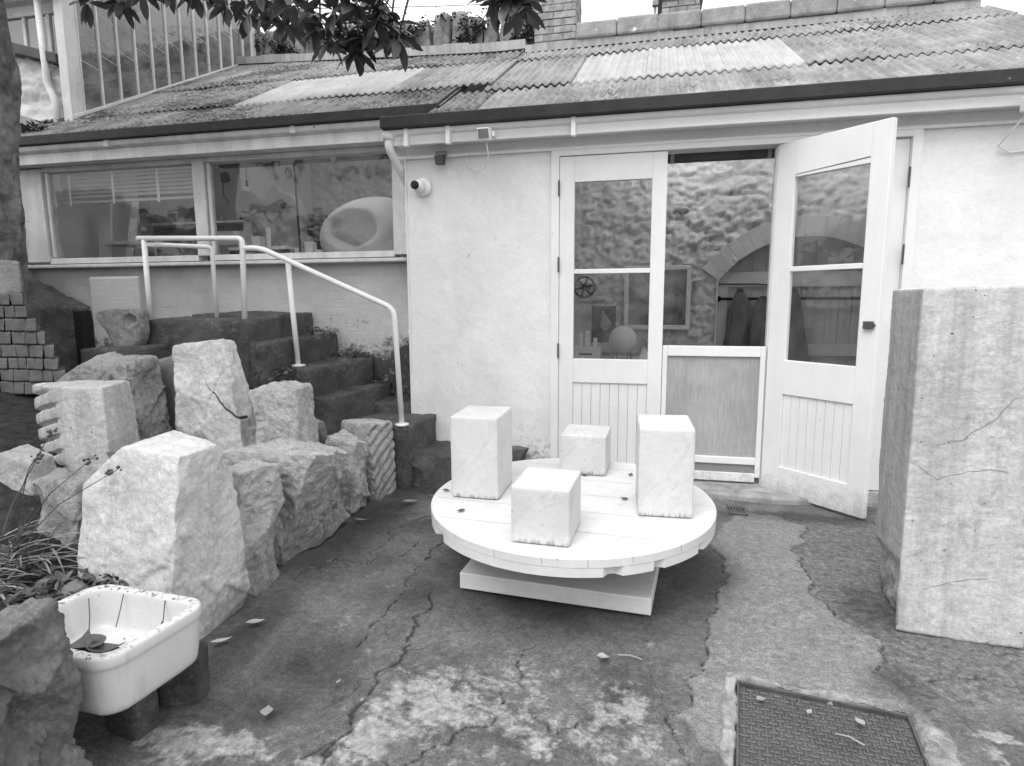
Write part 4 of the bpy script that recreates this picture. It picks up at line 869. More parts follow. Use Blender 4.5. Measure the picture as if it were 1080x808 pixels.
def curled(m,c,L_,W_,yaw,curl=.4,lift=0.,n=7):
    vs=[]; u=Vector((math.cos(yaw),math.sin(yaw),0)); v=Vector((-u.y,u.x,0))
    for i in range(n):
        t_=i/(n-1); w=W_*math.sin(math.pi*min(max(t_**.8*.96+.03,.02),.99))**1.3; cz=curl*L_*(t_-.5)**2
        for s_ in (-1,-.4,.4,1): p=Vector(c)+u*(t_-.5)*L_+v*s_*w/2+Vector((0,0,cz+lift+abs(s_)*w*.25)); vs.append(p)
    m.add(vs,[(i*4+k,i*4+k+1,(i+1)*4+k+1,(i+1)*4+k) for i in range(n-1) for k in range(3)])
cw=KM@Vector((.02,-.06,.29)); 

for dx_,dy_,dz_,l_,w_,y_,c_ in ((-.07,.02,.02,.13,.09,2.0,1.4),(.0,.0,.02,.16,.075,.15,.5),(.07,.01,.018,.14,.07,-.05,.5),(-.05,-.01,.03,.11,.09,1.2,1.6),(.03,.02,.03,.12,.06,.4,.8),(-.02,.03,.035,.10,.07,-.6,1.)): curled(DL,cw+Vector((dx_,dy_,dz_)),l_,w_,y_,c_)
for k in range(4): DL.tube([cw+Vector((-.05+.015*k,-.03,0)),cw+Vector((-.07+.02*k,-.07,-.01))],.003,5)
tag(DL.build('withered_leaves',mt['brown_leaf'],None,True),'clump of brown withered leaves lying in the white sink','leaf clump')
for i,(x,y,rz_,lab) in enumerate([(-1.76,1.62,-8,'dark brick under the near end of the white sink'),(-1.70,1.80,20,'dark brick under the far right corner of the white sink'),(-2.0,1.72,0,'dark brick under the hidden back of the white sink')]):
    c_,s_=math.cos(R(rz_)),math.sin(R(rz_)); P4=[(x+a_*c_-b_*s_,y+a_*s_+b_*c_) for a_,b_ in ((-.08,-.05),(.08,-.05),(.08,.05),(-.08,.05))]
    stone('brick',lab,mt['step'],[(a_,b_,-.02) for a_,b_ in P4],[(a_,b_,.197) for a_,b_ in P4],'bricks propping the sink','brick',n=(12,10,14),amp=.008,seed=60+i,fine=.004)

# ------------------------------------------------------------------ access cover and drain
A=empty('access_cover',(0,0,0),'rusty treadplate access cover set in a crumbling concrete frame in the ground','cover')
m=MB(); m.box(-.295,.295,-.30,.30,-.05,-.022); m.box(-.295,-.285,-.3,.3,-.022,-.006); m.box(.285,.295,-.3,.3,-.022,-.006); m.box(-.285,.285,.29,.30,-.022,-.006); m.box(-.285,.285,-.30,-.29,-.022,-.006)
o=m.build('cover_plate',mt['metal'],A,False,.002)
m=MB(); st=.026
for i in range(-11,12):
    for j in range(-11,12):
        x,y=i*st*.94,j*st*.94
        if (i+j)%2: m.box(x-.015,x+.015,y-.004,y+.004,-.0225,-.017)
        else: m.box(x-.004,x+.004,y-.015,y+.015,-.0225,-.017)
m.build('tread_pattern',mk('worn tread',.06,.115,10,rough=.45,bstr=.2,fine=.3,spec=.5),A,False,.0015,1)
KC=mk('crumbling pale concrete',.12,.38,14,rough=.9,bscale=45,bstr=.9,fine=.35)
def rim(x0,x1,y0,y1,seed):
    rock('concrete_frame',KC,[(x0,y0,-.08),(x1,y0,-.08),(x1,y1,-.08),(x0,y1,-.08)],[(x0,y0,.006),(x1,y0,.006),(x1,y1,.006),(x0,y1,.006)],n=(max(6,int((x1-x0)*70)),max(6,int((y1-y0)*70)),5),amp=.02,freq=11,fine=.009,rnd_edge=.2,seed=seed,parent=A)
rim(-.335,.30,.30,.335,71); rim(-.345,-.296,-.33,.30,72); rim(.297,.39,-.33,.25,73); rim(-.345,.3,-.345,-.302,74)
A.matrix_world=Matrix.Translation((PCX,PCY,.002))@Matrix.Rotation(R(-7.7),4,'Z')
m=MB(); m.box(.57,.69,4.30,4.34,-.01,.014); m.box(.57,.69,4.44,4.48,-.01,.014)
for k in range(6): m.box(.575+k*.02,.585+k*.02,4.34,4.44,-.01,.012)
dg=m.build('drain_grate',mt['metal'],None,False,.002); tag(dg,'small cast iron drain grate in the ground before the stable door','drain')

# fallen leaves and twigs
labs=['pale curled leaf on the ground against the big pale boulder','narrow leaf on the ground beside the sink','pale leaf lying alone on the dark concrete right of the sink','small leaf on the concrete in front of the turntable','pale scrap on the left end of the access cover','pale scrap near the middle of the access cover','pale scrap at the upper right of the access cover','dry leaf by the lowest step','long dry leaf beside the grooved block','narrow leaf at the foot of the long scalloped boulder','twisted leaf scrap on the concrete frame before the pale patch']
for i,((x,y),L_,W_,yw,z) in enumerate([((-1.75,2.3),.085,.04,.6,.02),((-1.80,2.13),.09,.03,.75,.02),((-1.326,1.772),.06,.045,2.,.015),((-.16,2.377),.05,.04,.1,.015),((.44,2.255),.04,.03,.4,.0),((.60,2.22),.035,.02,1,.0),((.76,2.20),.045,.03,2.,.0),((-1.70,4.05),.12,.05,.5,.015),((-1.55,4.22),.13,.03,.6,.015),((-1.88,3.62),.1,.02,.2,.02),((-1.16,1.99),.03,.015,1.5,.015)]):
    m=MB(); curled(m,(x,y,z),L_,W_,yw,.5); tag(m.build('fallen_leaf',mt['dry_leaf'],None,True),labs[i],'leaf','fallen leaves on the ground')
for i,(p,q_,lab) in enumerate([((-.10,2.415,.012),(.0,2.40,.014),'thin pale twig on the concrete in front of the turntable'),((.66,2.12,.0),(.74,2.08,.0),'short pale twig on the access cover')]):
    m=MB(); m.tube([p,((p[0]+q_[0])/2,(p[1]+q_[1])/2+.006,p[2]+.006),q_],.003,5); tag(m.build('twig',mt['dry_leaf']),lab,'twig')
for i,(x,y,lab) in enumerate([(-1.13,3.22,'dark dead leaf on the turntable left of the tall left block'),(-.10,3.72,'dark dead leaf on the turntable right of the back cube'),(-.12,3.28,'dark dead leaf on the turntable by the tall right block'),(-.95,2.93,'shred of dead leaf on the front left of the turntable'),(-.38,3.66,'dark dead leaf at the foot of the back cube')]):
    m=MB(); curled(m,(x,y,.404+(y-TY)*.025),.05,.03,i*1.3,.6); tag(m.build('dead_leaf',mt['brown_leaf'],None,True),lab,'leaf','dead leaves on the turntable')

# ------------------------------------------------------------------ left side: setts, wall, tree
ST=empty('sett_stack',(-4.6,3.8,.8),'stepped dry stack of grey granite setts at the foot of the tree','stone stack')
rows=[(1.47,1.56,-4.60),(1.375,1.465,-4.575),(1.275,1.37,-4.50),(1.175,1.27,-4.43),(1.075,1.17,-4.36),(.985,1.07,-4.33),(.89,.98,-4.28),(.79,.885,-4.26)]
k=0
for z0,z1,xr_ in rows:
    x=xr_
    while x>-5.3:
        w=rnd.choice((.08,.10,.12,.145)); 
        rock('sett',mt['brick_block'],[(x-w+.002,3.66+rnd.uniform(-.01,.01),z0),(x,3.66+rnd.uniform(-.012,.012),z0),(x*1.07,3.92,z0),((x-w+.002)*1.07,3.92,z0)],[(x-w+.002,3.665,z1),(x,3.665,z1),(x*1.07,3.92,z1),((x-w+.002)*1.07,3.92,z1)],n=(8,6,7),amp=.005,freq=8,fine=.003,rnd_edge=.05,seed=100+k,parent=ST); k+=1; x-=w
stone('mossy_rock','dark mossy rock lump on top of the sett stack by the tree trunk',mt['granite'],[(-5.3,3.68,1.5),(-4.62,3.68,1.56),(-5.0,4.0,1.56),(-5.6,4.0,1.5)],[(-5.3,3.72,1.86),(-4.66,3.72,1.80),(-5.03,4.0,1.80),(-5.6,4.0,1.86)],None,'rock',n=(22,14,16),amp=.03,fine=.01,seed=90)
stone('dark_wall_standin','dark stone stub standing in for the damp-stained studio wall and dark gap behind the setts',mt['step'],[(-6.3,4.5,.3),(-5.55,4.6,.3),(-5.5,5.15,.3),(-6.3,5.15,.3)],[(-6.3,4.6,1.75),(-5.75,4.7,1.45),(-5.6,5.15,1.45),(-6.3,5.15,1.75)],None,'wall',n=(20,20,30),amp=.03,scoop=.04,fine=.01,seed=91)  # added stub standing in for the dark gap and damp-stained studio wall
stone('rubble_garden_wall','pale rubble wall end behind the tree trunk at the left edge',mt['granite'],[(-6.6,4.3,.2),(-5.95,4.25,.2),(-5.9,4.6,.2),(-6.6,4.7,.2)],[(-6.6,4.35,2.75),(-6.05,4.3,2.72),(-6.05,4.6,2.72),(-6.6,4.7,2.75)],None,'wall',n=(16,14,40),amp=.04,scoop=.05,fine=.012,seed=92)
def view_px(p):
    d=Vector(p)-Vector((0,0,1.5)); z=d.dot(fw)
    return (540+640*d.dot(camR)/z,404+640*d.dot(camD)/z) if z>.05 else (-9999,-9999)
def leafquad(m,c,axis,L_,W_,nrm):
    u=axis.normalized(); s_=u.cross(nrm).normalized(); n_=s_.cross(u)
    prof=((0,.12),(.22,.75),(.5,1.),(.78,.72),(1,.06)); vs=[]
    for t_,w in prof:
        b=c+u*L_*t_-n_*L_*.18*t_*t_
        vs+=[b-s_*W_*.5*w+n_*W_*.12*w,b,b+s_*W_*.5*w+n_*W_*.12*w]
    m.add(vs,[(i*3+k,i*3+k+1,(i+1)*3+k+1,(i+1)*3+k) for i in range(4) for k in range(2)])
def rosette(m,c,n,L_,W_,down=.3,rg=rnd):
    a0_=rg.uniform(0,6.3)
    for i in range(n):
        a_=a0_+i*2.4+rg.uniform(-.3,.3); e=rg.uniform(-.9,.5)-down; ax=Vector((math.cos(a_)*math.cos(e),math.sin(a_)*math.cos(e),math.sin(e)))
        nr=Vector((rg.uniform(-.4,.4),rg.uniform(-.4,.4),1)); 
        if abs(ax.normalized().dot(nr.normalized()))>.95: nr=Vector((1,0,.2))
        leafquad(m,Vector(c)+ax*.012,ax,L_*rg.uniform(.75,1.15),W_*rg.uniform(.8,1.1),nr)
TR=empty('courtyard_tree',(-4.95,3.95,.8),'large evergreen tree at the left edge, dark leaves hanging into the top','tree')
m=MB(); tp=[(-5.32,3.95,.6),(-5.26,3.95,1.6),(-5.12,3.93,2.4),(-5.0,3.9,3.2),(-4.85,3.7,4.2),(-4.6,3.4,5.2)]
m.tube(tp,[.26,.21,.185,.18,.16,.12],20)
m2=MB(); m2.tube([Vector(tp[0])*(1-t_)+Vector(tp[1])*t_ if False else Vector(tp[int(t_)])*(1-(t_-int(t_)))+Vector(tp[min(int(t_)+1,5)])*(t_-int(t_)) for t_ in np.linspace(0,4.999,90)],[float(np.interp(t_,range(6),[.26,.21,.185,.18,.16,.12])) for t_ in np.linspace(0,4.999,90)],64)
m2.v=[tuple(Vector(v)+Vector((1,.6,0))*0+(Vector(v)-Vector((-5.1,3.92,v[2]))).normalized()*(.03*fbm(Vector((v[0]*5,v[1]*5,v[2]*2.2)),5)+.012*noise.ridged_multi_fractal(Vector((v[0]*13,v[1]*13,v[2]*5)),1,2,4,1,2))) for v in m2.v]
m2.build('trunk',mt['bark'],TR,True)
rg=random.Random(5); tips=[]
def px_at(x,y,Y_):   # a point of the plane y=Y_ seen at photo pixel x,y
    d=(camR*((x-540)/640)+camD*((y-404)/640)+fw); t_=Y_/d.y; return Vector((0,0,1.5))+d*t_
vis=[(92,2,2.9),(128,2,2.8),(150,-8,2.7),(205,-6,2.8),(240,6,2.75),(262,14,2.7),(283,8,2.6),(300,24,2.6),(322,8,2.7),(338,30,2.65),(352,12,2.5),(366,34,2.6),(384,40,2.6),(398,22,2.5),(412,28,2.6),(402,4,2.6),(372,2,2.4),(348,44,2.6),(376,54,2.65),(420,40,2.6),(520,-4,2.5),(536,2,2.5),(550,6,2.5),(545,-6,2.5),(310,2,2.4),(390,12,2.7),(275,0,2.9),(225,-10,2.9),(180,-14,2.8)]
fol=MB(); br=MB()
hub=[Vector((-3.2,3.3,4.2)),Vector((-2.2,2.9,3.7)),Vector((-1.3,2.6,3.4)),Vector((-.8,2.5,3.2))]
br.tube([(-4.72,3.72,4.1),(-4.0,3.5,4.3),hub[0],hub[1],hub[2],hub[3]],[.09,.075,.055,.04,.025,.012],8)
for x,y,Y_ in vis:
    p=px_at(x,y,Y_); h=min(hub,key=lambda q:(q-p).length); mid=(p+h)/2+Vector((rg.uniform(-.1,.1),0,.08)); br.tube([h,mid,p],[.010,.007,.004],5)
    rosette(fol,p,rg.randint(8,11),.105,.045,.25,rg)
    rosette(fol,p+Vector((rg.uniform(-.05,.05),rg.uniform(-.05,.05),.05)),6,.10,.042,.1,rg)
for _ in range(2600):
    c_=Vector((rg.uniform(-7.5,-.6),rg.uniform(-.8,5.2),rg.uniform(3.2,6.4)))
    if ((c_.x+4.2)/3.5)**2+((c_.y-2.4)/3.0)**2+((c_.z-4.9)/1.7)**2>1 or noise.noise(c_*.9)<-.18: continue
    x,y=view_px(c_)
    if y>-22 and -200<x<1300 and (c_-Vector((0,0,1.5))).dot(fw)>0: continue
    rosette(fol,c_,7,.125,.055,.15,rg)
for k_ in range(9):
    e=Vector((rg.uniform(-7,-1.5),rg.uniform(0,4.8),rg.uniform(4.6,6))); br.tube([(-4.6,3.5,4.7),(Vector((-4.6,3.5,4.9))+e)/2+Vector((0,0,.2)),e],[.06,.035,.012],6)
br.build('branches',mt['bark'],TR,True)
fo=fol.build('foliage',mt['leaf'],TR,True)
# dry grass clump and seed stalks at the left edge
GR=MB(); rg=random.Random(9)
for i in range(150):
    b=Vector((rg.uniform(-3.15,-2.72),rg.uniform(1.65,2.3),0)); b.z=SOIL(b.x,b.y)+.02; a_=rg.uniform(-1.0,.9); l=rg.uniform(.22,.5); e=rg.uniform(.1,1.2)
    u=Vector((math.cos(a_)*math.cos(e),math.sin(a_)*math.cos(e),math.sin(e))); s_=u.cross(Vector((0,0,1))).normalized(); w=rg.uniform(.004,.009); vs=[]
    for j in range(6):
        t_=j/5; p=b+u*l*t_+Vector((0,0,-.35*l*t_*t_)); ww=w*(1-t_)**.6; vs+=[p-s_*ww,p+s_*ww]
    GR.add(vs,[(2*j,2*j+1,2*j+3,2*j+2) for j in range(5)])
tag(GR.build('grass_clump',mt['grass']),'clump of dry strap-leaved grass at the left edge of the bed','grass')
def stalk(b,t_,lab,n=9):
    b=Vector(b);t_=Vector(t_); P_=empty('seed_stalk',b,lab,'plant stalk','dry seed stalks leaning over the stones'); mid=(b+t_)/2+Vector((0,0,.05))
    MB().tube([b,mid,t_],[.003,.0022,.0015],5).build('stem',mt['brown_leaf'],P_)
    m=MB(); 
    for i in range(n): 
        q=t_+(mid-t_)*rg.uniform(0,.22)+Vector((rg.uniform(-.014,.014),rg.uniform(-.014,.014),rg.uniform(-.014,.014))); m.sphere(q,rg.uniform(.004,.008),6,5)
    m.build('seed_head',mt['ivy'],P_,True)
stalk((-2.75,2.0,.4),(-2.25,2.02,.86),'dry stalk with a seed head reaching up toward the grooved upright block')
stalk((-2.72,1.95,.38),(-2.13,2.02,.815),'longest dry stalk, its seed head crossing the big pale boulder')
stalk((-2.8,2.05,.5),(-2.49,2.05,.95),'steep dry stalk with a seed head near the left edge',12)
stalk((-2.82,2.1,.5),(-2.58,2.05,.84),'short dry stalk with a dense seed head at the left edge',14)
FE=MB(); rg=random.Random(12)
for i in range(46):
    b=Vector((rg.uniform(-2.75,-2.15),rg.uniform(1.75,2.12),0)); b.z=SOIL(b.x,b.y); rosette(FE,b+Vector((0,0,.03)),6,.06,.022,-.5,rg)
tag(FE.build('fern_patch',mt['ivy'],None,True),'low dark ferny weeds in the soil behind the sink','weeds')
FE=MB()
for i in range(120):
    x=rg.uniform(-3.1,-2.0); y=rg.uniform(4.95,5.2) if x>-2.9 else rg.uniform(4.75,5.2); z={0:.62,1:.76,2:.98,3:1.19}[0 if x>-2.35 else 1 if x>-2.55 else 2 if x>-2.85 else 3]
    if rg.random()<.55 and y<5.12: continue
    rosette(FE,(x,y,z+rg.uniform(0,.05)),6,.035,.016,-.4,rg)
for i in range(40): rosette(FE,(rg.uniform(-2.95,-2.66),rg.uniform(4.0,4.26),rg.uniform(.75,.98)),6,.035,.018,-.3,rg)
tag(FE.build('wall_weeds',mt['ivy'],None,True),'dark weeds growing along the steps at the foot of the painted wall','weeds')
m=MB(); rg=random.Random(14)
for i in range(90): rosette(m,(rg.uniform(-6.9,-5.95),rg.uniform(5.0,5.6),3.12+rg.uniform(0,.12)),7,.08,.03,-.3,rg)
tag(m.build('roof_plant',mt['ivy'],None,True),'dark low plant growing on the flat roof below the white rubble wall','plant')

# ------------------------------------------------------------------ greenhouse on the roof at upper left
G_=empty('lean_to_greenhouse',(-6.5,6,3.4),'white framed glass lean-to standing on the roof at upper left','greenhouse')
GXs=-5.98; y0,y1=5.52,8.75; ztop=6.6
nb=13
ys=np.linspace(y0+.14,y1-.06,nb)
def gz(y): return rz(y)+.085
m=MB()
m.box(GXs-.11,GXs,y0-.02,y0+.13,3.05,4.62); m.build('corner_post',mt['grey_white_paint'],G_,False,.006)
m=MB(); m.hexa([(GXs-.06,y0,gz(y0)-.06),(GXs+.012,y0,gz(y0)-.06),(GXs+.012,y1,gz(y1)-.06),(GXs-.06,y1,gz(y1)-.06),(GXs-.06,y0,gz(y0)),(GXs+.012,y0,gz(y0)),(GXs+.012,y1,gz(y1)),(GXs-.06,y1,gz(y1))]); m.build('sill_rail',mt['grey_white_paint'],G_,False,.004)
def gtop(y): return min(ztop,4.66+(y-y0)*.9)
for i,y in enumerate(ys):
    w=.010 if i<nb-1 else .045
    MB().box(GXs-.035,GXs+.004,y-w,y+w,gz(y)-.02,gtop(y)).build('glazing_bar',mt['grey_white_paint'],G_,False,.003)
for i in range(nb-1):
    ya,yb=ys[i]+.01,ys[i+1]-.01
    MB().hexa([(GXs-.022,ya,gz(ya)-.01),(GXs-.018,ya,gz(ya)-.01),(GXs-.018,yb,gz(yb)-.01),(GXs-.022,yb,gz(yb)-.01),(GXs-.022,ya,gtop(ya)),(GXs-.018,ya,gtop(ya)),(GXs-.018,yb,gtop(yb)),(GXs-.022,yb,gtop(yb))]).build('pane',mt['glass_old'],G_)
for h_ in (.42,.85,1.28):
    m=MB()
    for i in range(nb-1):
        ya,yb=ys[i]+.016,ys[i+1]-.016; za,zb=gz(ya)+h_+.10,gz(yb)+h_-.05
        if max(za,zb)<min(gtop(ya),gtop(yb)): m.add([(GXs-.0155,ya,za),(GXs-.0155,yb,zb),(GXs-.0155,yb,zb+.006),(GXs-.0155,ya,za+.006)],[(0,1,2,3)])
    m.build('pane_lap',mt['plaster'],G_)
m=MB(); m.hexa([(GXs-.08,y0-.06,gtop(y0)-.04),(GXs+.03,y0-.06,gtop(y0)-.04),(GXs+.03,7.68,gtop(7.68)-.04),(GXs-.08,7.68,gtop(7.68)-.04),(GXs-.08,y0-.06,gtop(y0)+.05),(GXs+.03,y0-.06,gtop(y0)+.05),(GXs+.03,7.68,gtop(7.68)+.05),(GXs-.08,7.68,gtop(7.68)+.05)]); m.build('verge_board',mt['grey_white_paint'],G_,False,.006)
# its front: low white rubble wall, window strip, gutter, pipe
FW=rock('front_wall',mt['white_stone_wall'],[(-7.6,5.56,3.0),(-6.12,5.56,3.0),(-6.12,5.75,3.0),(-7.6,5.75,3.0)],[(-7.6,5.60,4.35),(-6.12,5.60,3.95),(-6.12,5.75,3.95),(-7.6,5.75,4.35)],n=(40,8,40),amp=.03,freq=5,scoop=.03,sfreq=7,fine=.006,seed=95,parent=G_)
m=MB(); m.hexa([(-7.6,5.5,4.36),(-6.12,5.5,3.96),(-6.12,5.8,3.96),(-7.6,5.8,4.36),(-7.6,5.5,4.48),(-6.12,5.5,4.06),(-6.12,5.8,4.06),(-7.6,5.8,4.48)]); m.build('wall_flashing',mt['dark_grey'],G_,False,.01)
f_=MB(); f_.box(-7.6,-6.12,5.60,5.66,4.50,4.60)
for x in (-7.3,-6.95,-6.62,-6.30): f_.box(x-.02,x+.02,5.61,5.65,4.0,4.5)
f_.build('front_frame',mt['grey_white_paint'],G_,False,.004)
MB().box(-7.6,-6.12,5.63,5.634,3.95,4.5).build('pane',mt['glass_old'],G_)
m=MB(); m.box(-7.7,-5.9,5.40,5.56,4.63,4.70); m.box(-7.7,-5.88,5.36,5.44,4.68,4.76); m.build('gutter',mt['white_paint'],G_,False,.015)
m=MB(); m.hexa([(-7.7,5.40,4.74),(-5.88,5.40,4.74),(-5.88,7.7,6.75),(-7.7,7.7,6.75),(-7.7,5.40,4.79),(-5.88,5.40,4.79),(-5.88,7.7,6.80),(-7.7,7.7,6.80)]); m.build('glass_roof',mt['rooflight'],G_)
MB().tube(bend([(-6.28,5.5,4.66),(-6.28,5.52,3.75),(-6.20,5.52,3.6),(-6.20,5.52,3.1)],.06),.035,12).build('rain_pipe',mt['grey_white_paint'],G_,True)
MB().box(-8.3,-8.2,5.6,9,3,6.8).build('back_wall',mt['mid_grey'],G_); MB().box(-8.2,-6.0,8.8,8.9,4.2,6.8).build('back_wall',mt['mid_grey'],G_)
rg=random.Random(21)
for k_,(cx_,cy_,cz_,rr_,lab) in enumerate([(-6.9,6.6,4.2,.55,'leafy pot plant just inside the greenhouse glass'),(-7.1,7.6,4.9,.6,'bushy plant midway along inside the greenhouse'),(-6.8,8.3,5.1,.45,'small plant at the far end inside the greenhouse')]):
    m=MB()
    for i in range(150):
        v=Vector((rg.gauss(0,1),rg.gauss(0,1),rg.gauss(0,1))).normalized()*rr_*rg.uniform(.3,1); rosette(m,Vector((cx_,cy_,cz_))+v,5,.11,.05,0,rg)
    pl_=empty('greenhouse_plant',(cx_,cy_,cz_-rr_),lab,'plant','plants inside the greenhouse'); m.build('foliage',mt['hedge'],pl_,True); MB().tube([(cx_,cy_,3.2),(cx_,cy_,cz_)],.03,8).build('stem',mt['bark'],pl_)

# ------------------------------------------------------------------ beyond the roof
def chimney(x0,x1,y0_,y1_,z0,z1,label,cap):
    c_=empty('chimney_stack',((x0+x1)/2,(y0_+y1_)/2,z0),label,'chimney')
    m=MB(); rows_=int((z1-z0)/.078); rgc=random.Random(int(x0*100))
    for r_ in range(rows_):
        z=z0+r_*.078; off=.11 if r_%2 else 0
        def course(a0,a1,fix,axis):
            p=a0-off
            while p<a1:
                s_=max(p,a0); e_=min(p+.215,a1); p+=.225
                if e_-s_<.02: continue
                j=rgc.uniform(-.004,.004)
                if axis=='x': m.box(s_,e_,fix-.006+j,fix+.05,z,z+.068)
                else: m.box(fix-.05,fix+.006+j,s_,e_,z,z+.068)
        course(x0,x1,y0_,'x'); course(y0_,y1_,x1,'y')
    m.build('brickwork',mk('weathered brick',.16,.42,11,rough=.9,bscale=50,bstr=.6,fine=.4),c_,False,.004,1)
    MB().box(x0+.005,x1-.005,y0_+.005,y1_,z0,z1).build('mortar',mt['garden_wall'],c_)
    if cap: 
        MB().box(x0-.06,x1+.06,y0_-.06,y1_+.06,z1,z1+.10).build('cap',mt['coping'],c_,False,.01); MB().lathe([(.12,0),(.10,.4),(.12,.42)],((x0+x1)/2,(y0_+y1_)/2,z1+.1),18).build('chimney_pot',mt['mid_grey'],c_,True)
chimney(-1.40,-.93,7.36,7.9,4.2,6.0,'broad weathered brick chimney rising behind the middle of the roof',True)
chimney(.03,.53,9.3,9.8,4.4,5.62,'small brick chimney farther back, right of the broad one',True)
a_=empty('vent_pipe',(-.05,9.25,5),'thin pipe beside the smaller chimney','pipe'); MB().tube([(-.06,9.25,4.5),(-.06,9.25,5.75)],.018,8).build('pipe_run',mt['mid_grey'],a_,True); MB().box(-.10,-.02,9.2,9.28,5.5,5.56).build('clamp',mt['mid_grey'],a_)
# cock and hen wall with ivy
upm=mk('weathered granite upright',.13,.30,9,rough=.9,bscale=35,bstr=.8,fine=.4)
HW=empty('garden_wall',(-4,9,4.5),'granite garden wall topped with upright stones and ivy behind the left of the roof','wall')
along2=[]
rg=random.Random(31)
UZ=lambda x: 5.02-.044*(x+1.6)
m=MB(); m.hexa([(-7,8.8,3),(-1.3,8.8,3),(-1.3,9.2,3),(-7,9.2,3),(-7,8.8,UZ(-7)),(-1.3,8.8,UZ(-1.3)),(-1.3,9.2,UZ(-1.3)),(-7,9.2,UZ(-7))]); m.build('wall_base',mt['garden_wall'],HW)
x=-6.1; k_=0
while x<-1.3:
    w=rg.uniform(.16,.25); h_=rg.uniform(.36,.5); k_+=1
    rock('upright_stone',upm,[(x,8.82,UZ(x)-.03),(x+w,8.82,UZ(x)-.03),(x+w,9.1,UZ(x)-.03),(x,9.1,UZ(x)-.03)],[(x+.02,8.85,UZ(x)+h_),(x+w-.02,8.85,UZ(x)+h_),(x+w-.02,9.06,UZ(x)+h_),(x+.02,9.06,UZ(x)+h_)],n=(6,5,8),amp=.03,freq=5,fine=.01,rnd_edge=.12,seed=200+k_,parent=HW); x+=w+rg.uniform(.02,.055)
IV=MB()
for i in range(2400):
    xx=rg.uniform(-6.3,-1.3); zz=UZ(xx)-.02+abs(rg.gauss(0,.2)); yy=rg.uniform(8.9,9.4) if i%2 else rg.uniform(8.70,8.83)
    if noise.noise(Vector((xx*2.2,zz*3,4)))<-.02: continue
    rosette(IV,(xx,yy,zz),5,.045,.032,0,rg)
tag(IV.build('ivy',mt['ivy'],None,True),'dark ivy creeping over the granite garden wall','ivy')
def bush(name,c,r_,n,label,cat,sp=(1,1,1),leaf=(.1,.05),seed=1,trunk=None,mat='hedge',twigs=0,grp=None):
    rg=random.Random(seed); B_=empty(name,(c[0],c[1],c[2]-r_*sp[2]),label,cat,grp); m=MB(); c=Vector(c)
    for i in range(n):
        v=Vector((rg.gauss(0,1),rg.gauss(0,1),rg.gauss(0,1))).normalized()*r_*rg.uniform(.35,1)**.6; v=Vector((v.x*sp[0],v.y*sp[1],v.z*sp[2]))
        if noise.noise((c+v)*1.6)<-.12: continue
        rosette(m,c+v,6,leaf[0],leaf[1],0,rg)
    m.build('foliage',mt[mat],B_,True); b=MB(); z0=trunk if trunk is not None else c.z-r_*sp[2]-.6
    b.tube([(c.x,c.y,z0),c],[.08*r_+.02,.02],8)
    for i in range(10+twigs):
        v=Vector((rg.gauss(0,1),rg.gauss(0,1),abs(rg.gauss(0,1)))).normalized()*r_*(1.15 if i>=10 else .8); v=Vector((v.x*sp[0],v.y*sp[1],v.z*sp[2])); b.tube([c-Vector((0,0,r_*.3)),c+v*.5+Vector((0,0,.05)),c+v],[.02,.012,.004],5)
    b.build('trunk',mt['bark'],B_,True)
bush('shrub',(-3.15,9.9,5.15),.55,150,'loose twiggy shrub rising behind the granite garden wall','shrub',(1.3,1,1),(.09,.03),3,3.2,twigs=30)
bush('shrub',(-5.0,10.2,5.2),.7,260,'dense grey-green shrub behind the wall next to the greenhouse','shrub',(1.6,1,.9),(.1,.05),4,3.2)
bush('shrub',(-1.9,9.9,5.1),.5,190,'low rounded shrub behind the wall beside the broad chimney','shrub',(1.3,1,.8),(.08,.04),5,3.2,twigs=10)
for i,(p,q_,lab) in enumerate([((-8,13,7.9),(6,15,8.2),'upper of the thin overhead wires crossing the white sky'),((-8,13,7.35),(6,15,7.75),'middle thin overhead wire crossing the white sky'),((-8,12,6.55),(6,15.5,7.1),'lowest thin overhead wire, passing beside the broad chimney')]):
    p=Vector(p);q_=Vector(q_); m=MB(); m.tube([p+(q_-p)*t_+Vector((0,0,-.9*t_*(1-t_))) for t_ in np.linspace(0,1,14)],.009,5); tag(m.build('overhead_wire',mt['dark_grey']),lab,'wire','overhead wires')
# planting behind and left of the viewer (seen in the glass)
for i,(c,r_,lab) in enumerate([((-7.6,2.0,1.6),1.5,'leafy evergreen hedge bush left of the bed'),((-7.8,-1.5,1.8),1.7,'leafy evergreen hedge bush behind the viewer to the left'),((-5,-6.5,2.4),2.2,'large evergreen bush behind the viewer'),((0,-8,2.4),2.2,'large evergreen bush behind the viewer in the middle'),((5,-7,2.2),2.0,'large evergreen bush behind the viewer to the right')]):
    bush('garden_bush',c,r_,420,lab,'bush',(1.2,1,1.1),(.26,.13),40+i,-.1,'ivy',grp='bushes round the courtyard')

# ------------------------------------------------------------------ inside the studio
def thing(name,label,cat,loc,group=None): return empty(name,loc,label,cat,group)
